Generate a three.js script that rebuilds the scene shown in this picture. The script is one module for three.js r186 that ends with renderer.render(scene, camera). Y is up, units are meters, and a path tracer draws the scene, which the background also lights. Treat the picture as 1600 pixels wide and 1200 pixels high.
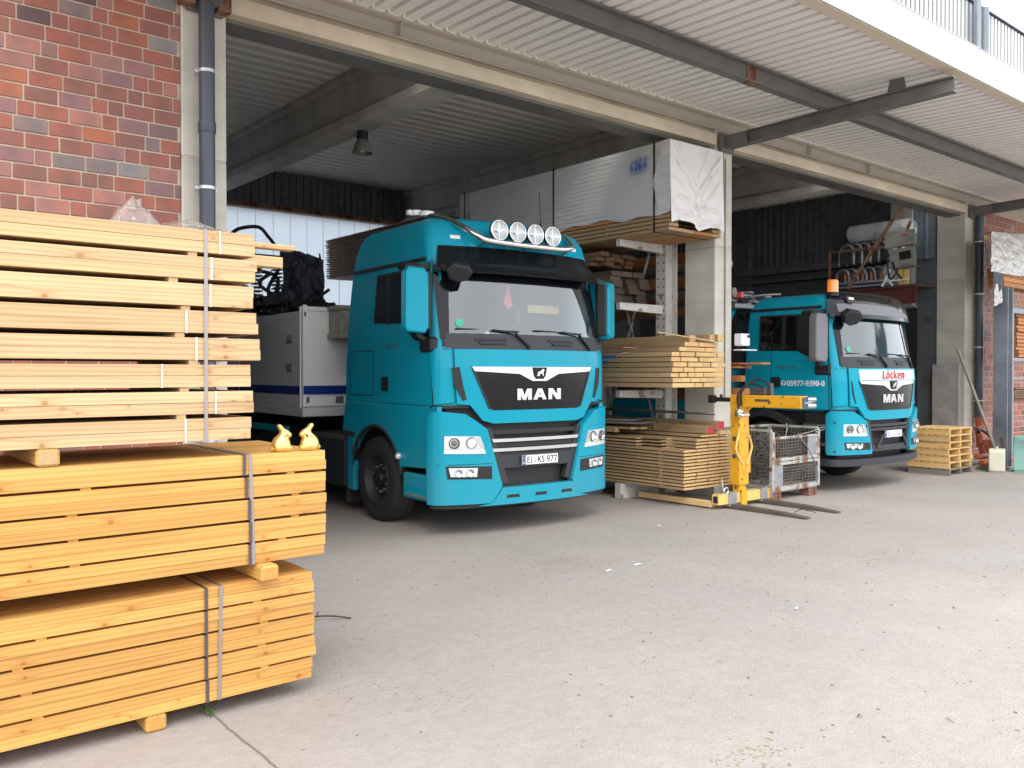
import * as THREE from 'three';
import { mergeGeometries } from 'three/addons/utils/BufferGeometryUtils.js';
import { FontLoader } from 'three/addons/loaders/FontLoader.js';
import { TextGeometry } from 'three/addons/geometries/TextGeometry.js';

// ---------------------------------------------------------------- camera, sky, sun, exposure
const scene = new THREE.Scene();
const camera = new THREE.PerspectiveCamera(47.92, 4 / 3, 0.05, 900);
camera.position.set(0, 1.8, 0);
camera.lookAt(0.638, 1.8 - 0.01334, -0.77);
{
  const W = 256, H = 128, d = new Float32Array(W * H * 4);
  for (let y = 0; y < H; y++) for (let x = 0; x < W; x++) {
    const up = Math.sin(((y + 0.5) / H - 0.5) * Math.PI), az = (x + 0.5) / W * 2 * Math.PI;
    const k = up < 0 ? 0.55 : 1.84 + 0.14 * up + 0.12 * Math.sin(az * 3 + 1) * Math.sin(up * 5 + az) + 0.08 * Math.sin(az * 7 + up * 11);
    const o = (y * W + x) * 4;
    d[o] = k * 0.955; d[o + 1] = k; d[o + 2] = k * 1.05; d[o + 3] = 1;
  }
  const t = new THREE.DataTexture(d, W, H, THREE.RGBAFormat, THREE.FloatType);
  t.mapping = THREE.EquirectangularReflectionMapping; t.magFilter = t.minFilter = THREE.LinearFilter; t.needsUpdate = true;
  scene.background = t; scene.environment = t;
}
const sun = new THREE.DirectionalLight(0xfff1de, 0.9);
sun.position.set(-14, 34, 22); sun.target.position.set(6, 0, -6);
sun.castShadow = true; sun.shadow.radius = 40; sun.shadow.mapSize.set(2048, 2048);
Object.assign(sun.shadow.camera, { left: -25, right: 25, top: 25, bottom: -25, near: 1, far: 120 });
scene.add(sun, sun.target);
const renderer = new THREE.WebGLRenderer({ antialias: true });
renderer.toneMapping = THREE.LinearToneMapping;
renderer.toneMappingExposure = 1.5;
renderer.shadowMap.enabled = true;

// ---------------------------------------------------------------- helpers
let seed = 20240417;
const rnd = () => { seed = (seed + 0x6D2B79F5) | 0; let t = Math.imul(seed ^ (seed >>> 15), 1 | seed); t = (t + Math.imul(t ^ (t >>> 7), 61 | t)) ^ t; return ((t ^ (t >>> 14)) >>> 0) / 4294967296; };
const rr = (a, b) => a + (b - a) * rnd();
const pick = (a) => a[Math.floor(rnd() * a.length)];
const clamp = (x, a, b) => Math.min(b, Math.max(a, x));
const lerp = (a, b, t) => a + (b - a) * t;
const sstep = (a, b, x) => { const t = clamp((x - a) / (b - a), 0, 1); return t * t * (3 - 2 * t); };
const V = (x, y, z) => new THREE.Vector3(x, y, z);
const C = (r, g, b) => new THREE.Color().setRGB(r, g, b);
const D2R = Math.PI / 180;

// tileable value noise
function hash(x, y, s) { let h = Math.imul(x, 374761393) ^ Math.imul(y, 668265263) ^ Math.imul(s, 974711); h = Math.imul(h ^ (h >>> 13), 1274126177); return ((h ^ (h >>> 16)) >>> 0) / 4294967296; }
function noise(u, v, px, py, s) {
  const x = u * px, y = v * py, ix = Math.floor(x), iy = Math.floor(y), fx = x - ix, fy = y - iy;
  const a = fx * fx * (3 - 2 * fx), b = fy * fy * (3 - 2 * fy), m = (n, p) => ((n % p) + p) % p;
  const x0 = m(ix, px), x1 = m(ix + 1, px), y0 = m(iy, py), y1 = m(iy + 1, py);
  return lerp(lerp(hash(x0, y0, s), hash(x1, y0, s), a), lerp(hash(x0, y1, s), hash(x1, y1, s), a), b);
}
const fbm = (u, v, p, q, s, o = 4) => { let t = 0, a = 0.5, n = 0; for (let i = 0; i < o; i++) { t += a * noise(u, v, p << i, q << i, s + i); n += a; a *= 0.5; } return t / n; };
const enc = (c) => clamp(Math.round(255 * (c <= 0.0031308 ? c * 12.92 : 1.055 * Math.pow(Math.max(c, 0), 1 / 2.4) - 0.055)), 0, 255);
function colorTex(w, h, fn, ru = 1, rv = 1) {
  const d = new Uint8Array(w * h * 4);
  for (let y = 0; y < h; y++) for (let x = 0; x < w; x++) { const c = fn((x + 0.5) / w, (y + 0.5) / h), o = (y * w + x) * 4; d[o] = enc(c[0]); d[o + 1] = enc(c[1]); d[o + 2] = enc(c[2]); d[o + 3] = 255; }
  return fin(d, w, h, ru, rv, true);
}
function grayTex(w, h, fn, ru = 1, rv = 1) {
  const d = new Uint8Array(w * h * 4);
  for (let y = 0; y < h; y++) for (let x = 0; x < w; x++) { const c = clamp(Math.round(255 * fn((x + 0.5) / w, (y + 0.5) / h)), 0, 255), o = (y * w + x) * 4; d[o] = d[o + 1] = d[o + 2] = c; d[o + 3] = 255; }
  return fin(d, w, h, ru, rv, false);
}
function fin(d, w, h, ru, rv, srgb) {
  const t = new THREE.DataTexture(d, w, h, THREE.RGBAFormat);
  t.wrapS = t.wrapT = THREE.RepeatWrapping; t.magFilter = THREE.LinearFilter; t.minFilter = THREE.LinearMipmapLinearFilter; t.generateMipmaps = true;
  if (srgb) t.colorSpace = THREE.SRGBColorSpace;
  t.repeat.set(ru, rv); t.needsUpdate = true; return t;
}

// ---------------------------------------------------------------- textures (uv in metres; repeat = 1 / tile size)
const knots = []; for (let i = 0; i < 26; i++) knots.push([rnd(), rnd(), rr(0.004, 0.017), rr(0.5, 1)]);
const woodFn = (contrast) => (u, v) => {
  let vv = v, k = 0;
  for (const [ku, kv, r, s] of knots) {
    let du = Math.abs(u - ku); du = Math.min(du, 1 - du) * 2.4; let dv = v - kv; dv -= Math.round(dv); dv *= 0.6;
    const q = Math.hypot(du * 0.45, dv), g = Math.exp(-(q * q) / (r * r * 5));
    vv += g * Math.sign(dv || 1) * 0.02; const e = Math.hypot(du * 0.75, dv) / r; k = Math.max(k, s * (1 - sstep(0.55, 1.15, e)) * (0.75 + 0.25 * Math.sin(e * 14)) + 0.32 * s * g);
  }
  const warp = 0.035 * (fbm(u, v, 2, 3, 5, 3) - 0.5);
  const ring = 0.5 + 0.5 * Math.sin((vv + warp) * 6.2832 * 26 + 5 * noise(u, vv, 2, 5, 9));
  const fib = fbm(u, vv, 10, 220, 21, 2), big = fbm(u, v, 3, 6, 31, 3);
  const m = 1 - contrast * (0.16 * ring * ring + 0.22 * (fib - 0.5) + 0.42 * (big - 0.5));
  const f = clamp(k, 0, 1);
  return [clamp(m * lerp(0.93, 0.62, f), 0, 1), clamp(m * lerp(0.90, 0.40, f) * (1 - 0.05 * ring), 0, 1), clamp(m * lerp(0.86, 0.20, f) * (1 - 0.1 * ring), 0, 1)];
};
const woodT = colorTex(1024, 512, woodFn(1), 1 / 2.4, 1 / 0.6);
const woodB = grayTex(512, 512, (u, v) => 0.5 + 0.5 * (fbm(u, v, 8, 160, 55, 2) - 0.5) + 0.3 * (fbm(u, v, 12, 12, 57, 2) - 0.5), 1 / 1.2, 1 / 0.3);
const endT = colorTex(256, 256, (u, v) => {
  const x = u - 0.5, y = v + 0.7, r = Math.hypot(x, y), m = 0.84 - 0.16 * (0.5 + 0.5 * Math.sin(r * 150 + 6 * noise(u, v, 4, 4, 3))) - 0.25 * (fbm(u, v, 6, 6, 8) - 0.5) - (noise(u, v, 40, 3, 4) > 0.93 ? 0.18 : 0);
  return [m, m * 0.95, m * 0.88];
}, 1 / 0.2, 1 / 0.2);
const mottle = colorTex(512, 512, (u, v) => { const m = 0.72 + 0.5 * (fbm(u, v, 4, 4, 71, 5) - 0.2) * 0.8 - (noise(u, v, 128, 128, 77) > 0.9 ? 0.12 : 0); return [m, m * (0.96 + 0.1 * (fbm(u, v, 3, 3, 81) - 0.5)), m * (0.93 + 0.16 * (fbm(u, v, 3, 3, 91) - 0.5))]; }, 1 / 0.9, 1 / 0.9);
const brickT = colorTex(512, 512, (u, v) => { const f = 0.8 * sstep(0.50, 0.72, fbm(u, v, 5, 7, 271, 3)), g = 0.5 * sstep(0.55, 0.72, fbm(u, v, 4, 9, 275, 3)), m = 0.86 + 0.3 * (fbm(u, v, 12, 12, 277, 4) - 0.5) - (noise(u, v, 110, 110, 279) > 0.92 ? 0.12 : 0); return [m * lerp(1, 0.72, f), m * lerp(lerp(0.97, 0.86, f), 1.0, g * 0.6), m * lerp(lerp(0.93, 0.94, f), 0.98, g)]; }, 1 / 1.3, 1 / 1.3);
const concT = colorTex(512, 512, (u, v) => {
  const st = fbm(u, v, 14, 2, 101, 4), f = fbm(u, v, 6, 6, 111, 6), p = noise(u, v, 150, 150, 5) > 0.95 ? 0.14 : 0;
  const m = 0.80 + 0.34 * (f - 0.5) + 0.22 * (st - 0.5) - p; return [m, m * 0.985, m * 0.955];
}, 1 / 2.2, 1 / 2.2);
const concB = grayTex(512, 512, (u, v) => 0.6 * fbm(u, v, 8, 8, 121, 6) + 0.4 * noise(u, v, 180, 180, 3));
const yardT = colorTex(2048, 2048, (u, v) => {
  const f = fbm(u, v, 5, 5, 131, 7), g = fbm(u, v, 90, 90, 141, 3), s = noise(u, v, 330, 330, 12), s2 = noise(u, v, 520, 520, 14), w = noise(u, v, 40, 40, 19);
  let m = 0.80 + 0.15 * (f - 0.5) + 0.12 * (g - 0.5);
  if (s > 0.91 - 0.04 * w) m -= 0.085 * (s - 0.85) * 7; if (s2 > 0.93) m += 0.09; if (s2 < 0.05 * w) m -= 0.2;
  const br = sstep(0.56, 0.74, fbm(u, v, 4, 7, 151, 5));
  return [m * (1 - 0.04 * br), m * (0.972 - 0.05 * br), m * (0.94 - 0.085 * br)];
}, 1 / 5, 1 / 5);
const yardB = grayTex(1024, 1024, (u, v) => 0.5 * fbm(u, v, 60, 60, 161, 4) + 0.5 * noise(u, v, 300, 300, 7), 1 / 2.5, 1 / 2.5);
const galvT = colorTex(256, 256, (u, v) => { const m = 0.74 + 0.5 * (fbm(u, v, 5, 5, 171, 4) - 0.5) + 0.12 * (noise(u, v, 30, 30, 9) - 0.5); return [m, m, m * 1.02]; }, 1 / 2.3, 1 / 2.3);
const rustT = colorTex(512, 512, (u, v) => {
  const r = sstep(0.5, 0.68, fbm(u, v, 7, 7, 181, 6)), m = 0.85 + 0.3 * (fbm(u, v, 16, 16, 187, 3) - 0.5);
  return [lerp(m, 0.42, r), lerp(m, 0.21, r), lerp(m, 0.11, r)];
}, 1 / 0.7, 1 / 0.7);
const dirtT = colorTex(512, 512, (u, v) => { const r = sstep(0.45, 0.8, fbm(u, v, 6, 6, 191, 6)), m = 0.97 - 0.35 * r; return [m, m * 0.99, m * 0.97]; }, 1 / 1.3, 1 / 1.3);
const softT = colorTex(256, 256, (u, v) => { const m = 0.96 + 0.10 * (fbm(u, v, 4, 4, 195, 4) - 0.5); return [m, m, m * 0.995]; }, 1 / 2.7, 1 / 2.7);
const lightRustT = colorTex(256, 256, (u, v) => { const r = 0.8 * sstep(0.62, 0.74, fbm(u, v, 6, 6, 183, 5)), m = 0.92 + 0.2 * (fbm(u, v, 12, 12, 188, 3) - 0.5); return [lerp(m, 0.36, r), lerp(m, 0.19, r), lerp(m, 0.10, r)]; }, 1 / 0.9, 1 / 0.9);
const tealT = colorTex(512, 512, (u, v) => { // paint with a thin road film, thicker towards the ground (v runs over four metres)
  const y = v * 4, st = fbm(u, v, 40, 3, 251, 4), n = fbm(u, v, 10, 10, 255, 5), d = clamp(0.012 + 0.030 * sstep(0.45, 0.8, n) + 0.10 * sstep(1.25, 0.3, y) * (0.35 + 0.9 * st) * (0.5 + n), 0, 0.4), k = 1 - 0.07 * (n - 0.5);
  return [lerp(0.0006, 0.27, d) * k, lerp(0.288, 0.25, d) * k, lerp(0.405, 0.215, d) * k];
}, 1 / 4, 1 / 4);
const chipT = colorTex(512, 512, (u, v) => { const c = sstep(0.70, 0.76, fbm(u, v, 14, 14, 261, 5)), s = noise(u, v, 5, 120, 265) > 0.94 && noise(u, v, 9, 9, 267) > 0.6 ? 0.7 : 0, g = clamp(c + s, 0, 1), m = 0.98 - 0.22 * sstep(0.5, 0.8, fbm(u, v, 5, 5, 269, 5)); return [lerp(m, 0.22, g), lerp(m, 0.16, g), lerp(m, 0.9, g)]; }, 1 / 0.9, 1 / 0.9);
const streakT = colorTex(512, 256, (u, v) => { const s = sstep(0.5, 0.85, fbm(u, v, 40, 1, 201, 5)) * sstep(0.1, 0.9, v) * 0.55 + 0.2 * (fbm(u, v, 30, 3, 205, 3) - 0.5); const m = 0.95 - 0.34 * s; return [m, m, m * 0.99]; }, 1 / 4, 1 / 0.42);
const wrinkB = grayTex(1024, 512, (u, v) => {
  const a = fbm(u, v, 3, 4, 211, 5), b = 0.5 + 0.5 * Math.sin(v * 6.2832 * 18), c = Math.abs(fbm(u, v, 5, 7, 215, 4) - 0.5) * 2;
  return clamp(0.45 * a + 0.13 * b + 0.45 * (1 - c), 0, 1);
}, 1 / 2.4, 1 / 1.1);
const foldB = grayTex(512, 512, (u, v) => { const w = 0.16 * (fbm(u, v, 3, 3, 241, 3) - 0.5), a = Math.abs(fbm(u + w, v, 3, 2, 245, 3) - 0.5) * 2, b = noise(u, v, 5, 3, 249); return clamp(0.35 + 0.5 * Math.pow(1 - a, 3) + 0.3 * (b - 0.5), 0, 1); }, 1 / 1.2, 1 / 1.2);
const crumpB = grayTex(512, 512, (u, v) => clamp(1 - 2 * Math.abs(fbm(u, v, 4, 4, 221, 4) - 0.5) * 1.6 + 0.3 * (fbm(u, v, 9, 9, 225, 3) - 0.5), 0, 1), 1 / 0.8, 1 / 0.8);
const scratchR = grayTex(256, 256, (u, v) => 0.6 + 0.5 * (fbm(u, v, 8, 8, 231, 4) - 0.5), 1 / 0.8, 1 / 0.8);

// ---------------------------------------------------------------- materials
const std = (o) => new THREE.MeshStandardMaterial(o), phy = (o) => new THREE.MeshPhysicalMaterial(o);
const wood = (r, g, b, e = 1) => [std({ color: C(r, g, b), map: woodT, roughness: 0.72, bumpMap: woodB, bumpScale: 0.0012 }), std({ color: C(r * e, g * e * 0.97, b * e * 0.92), map: endT, roughness: 0.85 })];
const woodSets = (r, g, b, n, j = 0.07, e = 1) => Array.from({ length: n }, () => { const k = 1 + rr(-j, j), h = rr(-j, j) * 0.4; return wood(r * k, g * k * (1 + h), b * k * (1 + 2.4 * h), e); });
const M = {
  paleWood: woodSets(0.605, 0.425, 0.238, 10, 0.10), goldWood: woodSets(0.595, 0.338, 0.098, 10, 0.15), packWood: woodSets(0.44, 0.305, 0.17, 6, 0.12, 1.15),
  endWood: woodSets(0.70, 0.49, 0.25, 6, 0.12, 1.1), orangeWood: woodSets(0.50, 0.22, 0.085, 4, 0.12), brownWood: woodSets(0.20, 0.12, 0.07, 4, 0.15), darkWood: woodSets(0.10, 0.075, 0.06, 4, 0.2), greyWood: woodSets(0.26, 0.23, 0.19, 3, 0.1),
  palletWood: woodSets(0.66, 0.45, 0.20, 6, 0.12),
  mortar: std({ color: C(0.62, 0.54, 0.45), map: mottle, roughness: 0.95, bumpMap: concB, bumpScale: 0.002 }),
  conc: std({ color: C(0.68, 0.65, 0.585), map: concT, roughness: 0.9, bumpMap: concB, bumpScale: 0.002 }),
  cream: std({ color: C(0.80, 0.71, 0.57), map: concT, roughness: 0.8, bumpMap: concB, bumpScale: 0.0015 }),
  aggregate: std({ color: C(0.52, 0.50, 0.475), map: mottle, roughness: 0.95, bumpMap: crumpB, bumpScale: 0.01 }),
  beige: std({ color: C(0.52, 0.475, 0.42), map: softT, roughness: 0.65 }),
  deck: std({ color: C(0.87, 0.85, 0.815), map: softT, roughness: 0.55, metalness: 0 }),
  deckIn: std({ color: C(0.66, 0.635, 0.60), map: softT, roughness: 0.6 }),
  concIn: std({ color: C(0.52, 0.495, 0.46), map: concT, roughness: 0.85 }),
  galv: std({ color: C(0.20, 0.197, 0.195), map: mottle, roughness: 0.55, metalness: 0.25 }),
  scrapSteel: std({ color: C(0.17, 0.165, 0.16), map: rustT, roughness: 0.55, metalness: 0.3 }), cageWire: std({ color: C(0.27, 0.26, 0.24), map: rustT, roughness: 0.7, metalness: 0.15 }),
  galvLight: std({ color: C(0.42, 0.43, 0.44), map: galvT, roughness: 0.45, metalness: 0.55 }),
  whiteSheet: std({ color: C(0.60, 0.605, 0.61), map: streakT, roughness: 0.5 }),
  whiteRib: std({ color: C(0.58, 0.59, 0.60), map: softT, roughness: 0.5 }),
  trim: std({ color: C(0.66, 0.565, 0.45), map: softT, roughness: 0.6 }),
  pipe: std({ color: C(0.062, 0.073, 0.092), roughness: 0.42, map: dirtT }),
  clampM: std({ color: C(0.55, 0.56, 0.57), roughness: 0.4, metalness: 0.5 }),
  darkClad: std({ color: C(0.11, 0.118, 0.13), roughness: 0.6, map: dirtT }),
  blueClad: std({ color: C(0.12, 0.15, 0.18), roughness: 0.55, map: dirtT }),
  rust: std({ color: C(0.5, 0.5, 0.48), map: rustT, roughness: 0.75, metalness: 0.15 }),
  tineSteel: std({ color: C(0.15, 0.125, 0.11), map: mottle, roughness: 0.7, metalness: 0.2 }), rustBrown: std({ color: C(0.25, 0.13, 0.08), map: rustT, roughness: 0.85 }),
  redSteel: std({ color: C(0.12, 0.032, 0.025), map: dirtT, roughness: 0.6 }),
  rackWhite: std({ color: C(0.56, 0.54, 0.50), map: lightRustT, roughness: 0.6 }),
  rackWeb: std({ color: C(0.42, 0.40, 0.37), map: dirtT, roughness: 0.6 }),
  black: std({ color: C(0.012, 0.012, 0.013), roughness: 0.6 }), rubber: std({ color: C(0.02, 0.02, 0.021), roughness: 0.8, bumpMap: crumpB, bumpScale: 0.001 }),
  tread: std({ color: C(0.05, 0.049, 0.048), roughness: 0.9, map: mottle }),
  darkPlastic: std({ color: C(0.010, 0.0105, 0.013), roughness: 0.55 }), greyPlastic: std({ color: C(0.026, 0.0275, 0.034), roughness: 0.58 }), mirrorGrey: std({ color: C(0.14, 0.14, 0.16), roughness: 0.5 }),
  tealClean: phy({ color: C(0.0004, 0.285, 0.40), roughness: 0.45, specularIntensity: 0.1, clearcoat: 0.3, clearcoatRoughness: 0.07 }), teal: phy({ color: C(1, 1, 1), map: tealT, roughness: 0.45, specularIntensity: 0.1, clearcoat: 0.3, clearcoatRoughness: 0.07 }),
  gloss: phy({ color: C(0.006, 0.006, 0.008), roughness: 0.14, ior: 1.30, clearcoat: 0.12, clearcoatRoughness: 0.05 }), smoke: phy({ color: C(0.007, 0.009, 0.011), roughness: 0.22, ior: 1.30 }),
  darkGlass: phy({ color: C(0.004, 0.005, 0.006), roughness: 0.04, clearcoat: 1, clearcoatRoughness: 0.02, ior: 1.5 }),
  glass: phy({ color: C(0.80, 0.87, 0.89), roughness: 0.03, transmission: 1, thickness: 0, ior: 2.1 }),
  lens: phy({ color: C(0.97, 0.98, 0.98), roughness: 0.03, transmission: 1, thickness: 0, ior: 1.45 }),
  chrome: std({ color: C(0.72, 0.72, 0.71), roughness: 0.16, metalness: 1 }), satin: std({ color: C(0.62, 0.62, 0.61), roughness: 0.3, metalness: 1 }), reflector: std({ color: C(0.75, 0.76, 0.77), roughness: 0.4, metalness: 0.4 }),
  white: std({ color: C(0.78, 0.79, 0.80), roughness: 0.45 }), offWhite: std({ color: C(0.82, 0.825, 0.83), roughness: 0.5, map: softT }), greyBoard: std({ color: C(0.62, 0.62, 0.63), roughness: 0.45, map: softT }), blueStripe: std({ color: C(0.005, 0.028, 0.22), roughness: 0.4 }),
  amber: phy({ color: C(0.85, 0.22, 0.02), roughness: 0.15, clearcoat: 1, emissive: C(0.8, 0.16, 0.01), emissiveIntensity: 0.35 }),
  red: std({ color: C(0.50, 0.05, 0.06), roughness: 0.8 }), redFlag: std({ color: C(0.62, 0.10, 0.10), roughness: 0.8, side: THREE.DoubleSide }),
  yellow: std({ color: C(0.74, 0.36, 0.012), map: chipT, roughness: 0.5 }), yellowPale: std({ color: C(0.70, 0.50, 0.16), roughness: 0.7, map: dirtT }),
  mint: std({ color: C(0.30, 0.56, 0.52), roughness: 0.5, map: dirtT }),
  gold: std({ color: C(0.86, 0.62, 0.20), roughness: 0.3, metalness: 0.85, bumpMap: crumpB, bumpScale: 0.003 }), ribbon: std({ color: C(0.16, 0.02, 0.02), roughness: 0.6 }),
  wrapSide: std({ color: C(0.58, 0.575, 0.57), roughness: 0.6, bumpMap: wrinkB, bumpScale: 0.035 }), wrapEnd: std({ color: C(0.70, 0.685, 0.675), roughness: 0.55, bumpMap: foldB, bumpScale: 0.06 }),
  tarp: std({ color: C(0.48, 0.465, 0.44), roughness: 0.38, metalness: 0.15, bumpMap: crumpB, bumpScale: 0.03, side: THREE.DoubleSide }), tarpDark: std({ color: C(0.03, 0.035, 0.045), roughness: 0.6, side: THREE.DoubleSide }),
  film: phy({ color: C(0.93, 0.94, 0.95), roughness: 0.10, transmission: 0.93, thickness: 0, ior: 1.45, side: THREE.DoubleSide }),
  strapSteel: std({ color: C(0.34, 0.30, 0.29), roughness: 0.45, metalness: 0.6 }), strapDark: std({ color: C(0.10, 0.085, 0.09), roughness: 0.5, metalness: 0.4 }), strapWhite: std({ color: C(0.85, 0.85, 0.84), roughness: 0.5 }),
  boardGrey: std({ color: C(0.20, 0.175, 0.165), map: dirtT, roughness: 0.7 }), boardEdge: std({ color: C(0.10, 0.075, 0.07), roughness: 0.8 }),
  kg: std({ color: C(0.50, 0.125, 0.055), roughness: 0.5, map: dirtT }), canister: phy({ color: C(0.72, 0.70, 0.58), roughness: 0.45, map: dirtT, transmission: 0.12, thickness: 0 }), soil: std({ color: C(0.11, 0.085, 0.065), roughness: 1, bumpMap: crumpB, bumpScale: 0.02 }),
  blueSteel: std({ color: C(0.26, 0.295, 0.335), map: galvT, roughness: 0.5, metalness: 0.2 }), greyCover: std({ color: C(0.30, 0.30, 0.275), roughness: 0.6, map: dirtT }), plasticWrap: phy({ color: C(0.78, 0.80, 0.82), roughness: 0.2, transmission: 0.3, thickness: 0, ior: 1.45, bumpMap: crumpB, bumpScale: 0.03 }),
  leafGreen: std({ color: C(0.06, 0.12, 0.03), roughness: 0.8, side: THREE.DoubleSide }), paper: std({ color: C(0.85, 0.84, 0.82), roughness: 0.8 }), twig: std({ color: C(0.06, 0.045, 0.035), roughness: 0.9 }), chip: std({ color: C(0.36, 0.28, 0.19), roughness: 0.9 }),
  panelPoly: phy({ color: C(0.90, 0.95, 1.0), roughness: 1, transmission: 0.62, thickness: 0, ior: 1.3 }), blueSpray: std({ color: C(0.02, 0.13, 0.36), roughness: 0.8 }), seat: std({ color: C(0.06, 0.06, 0.065), roughness: 0.9 }), green: std({ color: C(0.05, 0.42, 0.28), roughness: 0.6 }),
};

// ---------------------------------------------------------------- geometry
const cache = new Map();
const plain = (g) => { let n = g.index ? g.toNonIndexed() : g; for (const k of Object.keys(n.attributes)) if (!['position', 'normal', 'uv'].includes(k)) n.deleteAttribute(k); n.clearGroups?.(); return n; };
function soup(tris, uvf) { // list of [V,V,V,(uv,uv,uv)] -> flat geometry
  const p = [], n = [], t = [], a = V(), b = V();
  for (const q of tris) { a.subVectors(q[1], q[0]); b.subVectors(q[2], q[0]); a.cross(b).normalize(); for (let i = 0; i < 3; i++) { p.push(q[i].x, q[i].y, q[i].z); n.push(a.x, a.y, a.z); const w = q[3] ? q[3][i] : uvf ? uvf(q[i], a) : Math.abs(a.y) > 0.7 ? [q[i].x, q[i].z] : Math.abs(a.x) > Math.abs(a.z) ? [q[i].z, q[i].y] : [q[i].x, q[i].y]; t.push(w[0], w[1]); } }
  const g = new THREE.BufferGeometry();
  g.setAttribute('position', new THREE.Float32BufferAttribute(p, 3)); g.setAttribute('normal', new THREE.Float32BufferAttribute(n, 3)); g.setAttribute('uv', new THREE.Float32BufferAttribute(t, 2));
  return g;
}
// chamfered box centred on the origin; grain (u) along its longest side; group 1 = the two end faces
function cbox(w, h, d, b = 0.003, variant = 0) {
  const key = [w, h, d, b, variant].map((x) => Math.round(x * 1e4)).join();
  if (cache.has(key)) return cache.get(key);
  const dim = [w, h, d], L = dim.indexOf(Math.max(...dim)), side = [], ends = [];
  b = Math.min(b, Math.min(...dim) * 0.4);
  const ou = (variant * 0.618) % 1 * 2.4, ov = (variant * 0.377) % 1 * 0.6;
  const P = (a, s) => V(...[0, 1, 2].map((i) => s[i] * (dim[i] / 2 - (i === a ? 0 : b))));
  const add = (list, pts, ax) => {
    const c = pts.reduce((q, p) => q.add(p), V(0, 0, 0)), n = V().crossVectors(V().subVectors(pts[1], pts[0]), V().subVectors(pts[2], pts[0]));
    if (n.dot(c) < 0) pts.reverse();
    const uv = (p) => { const q = p.toArray(); if (ax === L) { const o = [0, 1, 2].filter((i) => i !== L); return [q[o[0]] + ou, q[o[1]] + ov]; } const o = [0, 1, 2].find((i) => i !== L && i !== ax); return [q[L] + ou, q[o] + ov + ax * 0.19]; };
    for (let i = 1; i + 1 < pts.length; i++) list.push([pts[0], pts[i], pts[i + 1], [uv(pts[0]), uv(pts[i]), uv(pts[i + 1])]]);
  };
  for (let a = 0; a < 3; a++) for (const s of [-1, 1]) { const o = [0, 1, 2].filter((i) => i !== a), sg = (p, q) => { const r = [0, 0, 0]; r[a] = s; r[o[0]] = p; r[o[1]] = q; return r; }; add(a === L ? ends : side, [P(a, sg(-1, -1)), P(a, sg(1, -1)), P(a, sg(1, 1)), P(a, sg(-1, 1))], a); }
  for (const [a, c] of [[0, 1], [0, 2], [1, 2]]) { const e = 3 - a - c; for (const sa of [-1, 1]) for (const sc of [-1, 1]) { const sg = (k) => { const r = [0, 0, 0]; r[a] = sa; r[c] = sc; r[e] = k; return r; }; add(side, [P(a, sg(-1)), P(a, sg(1)), P(c, sg(1)), P(c, sg(-1))], a === L ? c : a); } }
  for (const x of [-1, 1]) for (const y of [-1, 1]) for (const z of [-1, 1]) add(side, [P(0, [x, y, z]), P(1, [x, y, z]), P(2, [x, y, z])], (L + 1) % 3);
  const g = soup([...side, ...ends]); g.addGroup(0, side.length * 3, 0); g.addGroup(side.length * 3, ends.length * 3, 1);
  cache.set(key, g); return g;
}
const bx = (x0, x1, y0, y1, z0, z1, b = 0.004) => plain(cbox(Math.abs(x1 - x0), Math.abs(y1 - y0), Math.abs(z1 - z0), b).clone()).translate((x0 + x1) / 2, (y0 + y1) / 2, (z0 + z1) / 2);
const merge = (list) => mergeGeometries(list.map((g) => plain(g)), false);
const cyl = (r1, r2, h, s = 20, open = false) => new THREE.CylinderGeometry(r1, r2, h, s, 1, open);
function rod(a, b, r, s = 10) { const d = V().subVectors(b, a), g = cyl(r, r, d.length(), s); g.applyQuaternion(new THREE.Quaternion().setFromUnitVectors(V(0, 1, 0), d.normalize())); g.translate((a.x + b.x) / 2, (a.y + b.y) / 2, (a.z + b.z) / 2); return plain(g); }
function beamAB(a, b, w, h, bev = 0.003) { // box from a to b, w horizontal, h the other way
  const d = V().subVectors(b, a), L = d.length(), z = d.normalize(), x = V().crossVectors(Math.abs(z.y) > 0.95 ? V(0, 0, 1) : V(0, 1, 0), z).normalize(), y = V().crossVectors(z, x);
  const g = plain(cbox(w, h, L, bev).clone()); g.applyMatrix4(new THREE.Matrix4().makeBasis(x, y, z).setPosition((a.x + b.x) / 2, (a.y + b.y) / 2, (a.z + b.z) / 2)); return g;
}
const tube = (pts, r, seg = 40, rad = 8, tension = 0.5) => plain(new THREE.TubeGeometry(new THREE.CatmullRomCurve3(pts, false, 'catmullrom', tension), seg, r, rad, false));
const lathe = (pts, s = 32) => plain(new THREE.LatheGeometry(pts.map((p) => new THREE.Vector2(p[0], p[1])), s));
function ext(pts, depth, bevel = 0) { const s = new THREE.Shape(pts.map((p) => new THREE.Vector2(p[0], p[1]))); return plain(new THREE.ExtrudeGeometry(s, { depth, bevelEnabled: bevel > 0, bevelThickness: bevel, bevelSize: bevel, bevelSegments: 2, curveSegments: 12 })); }
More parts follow.
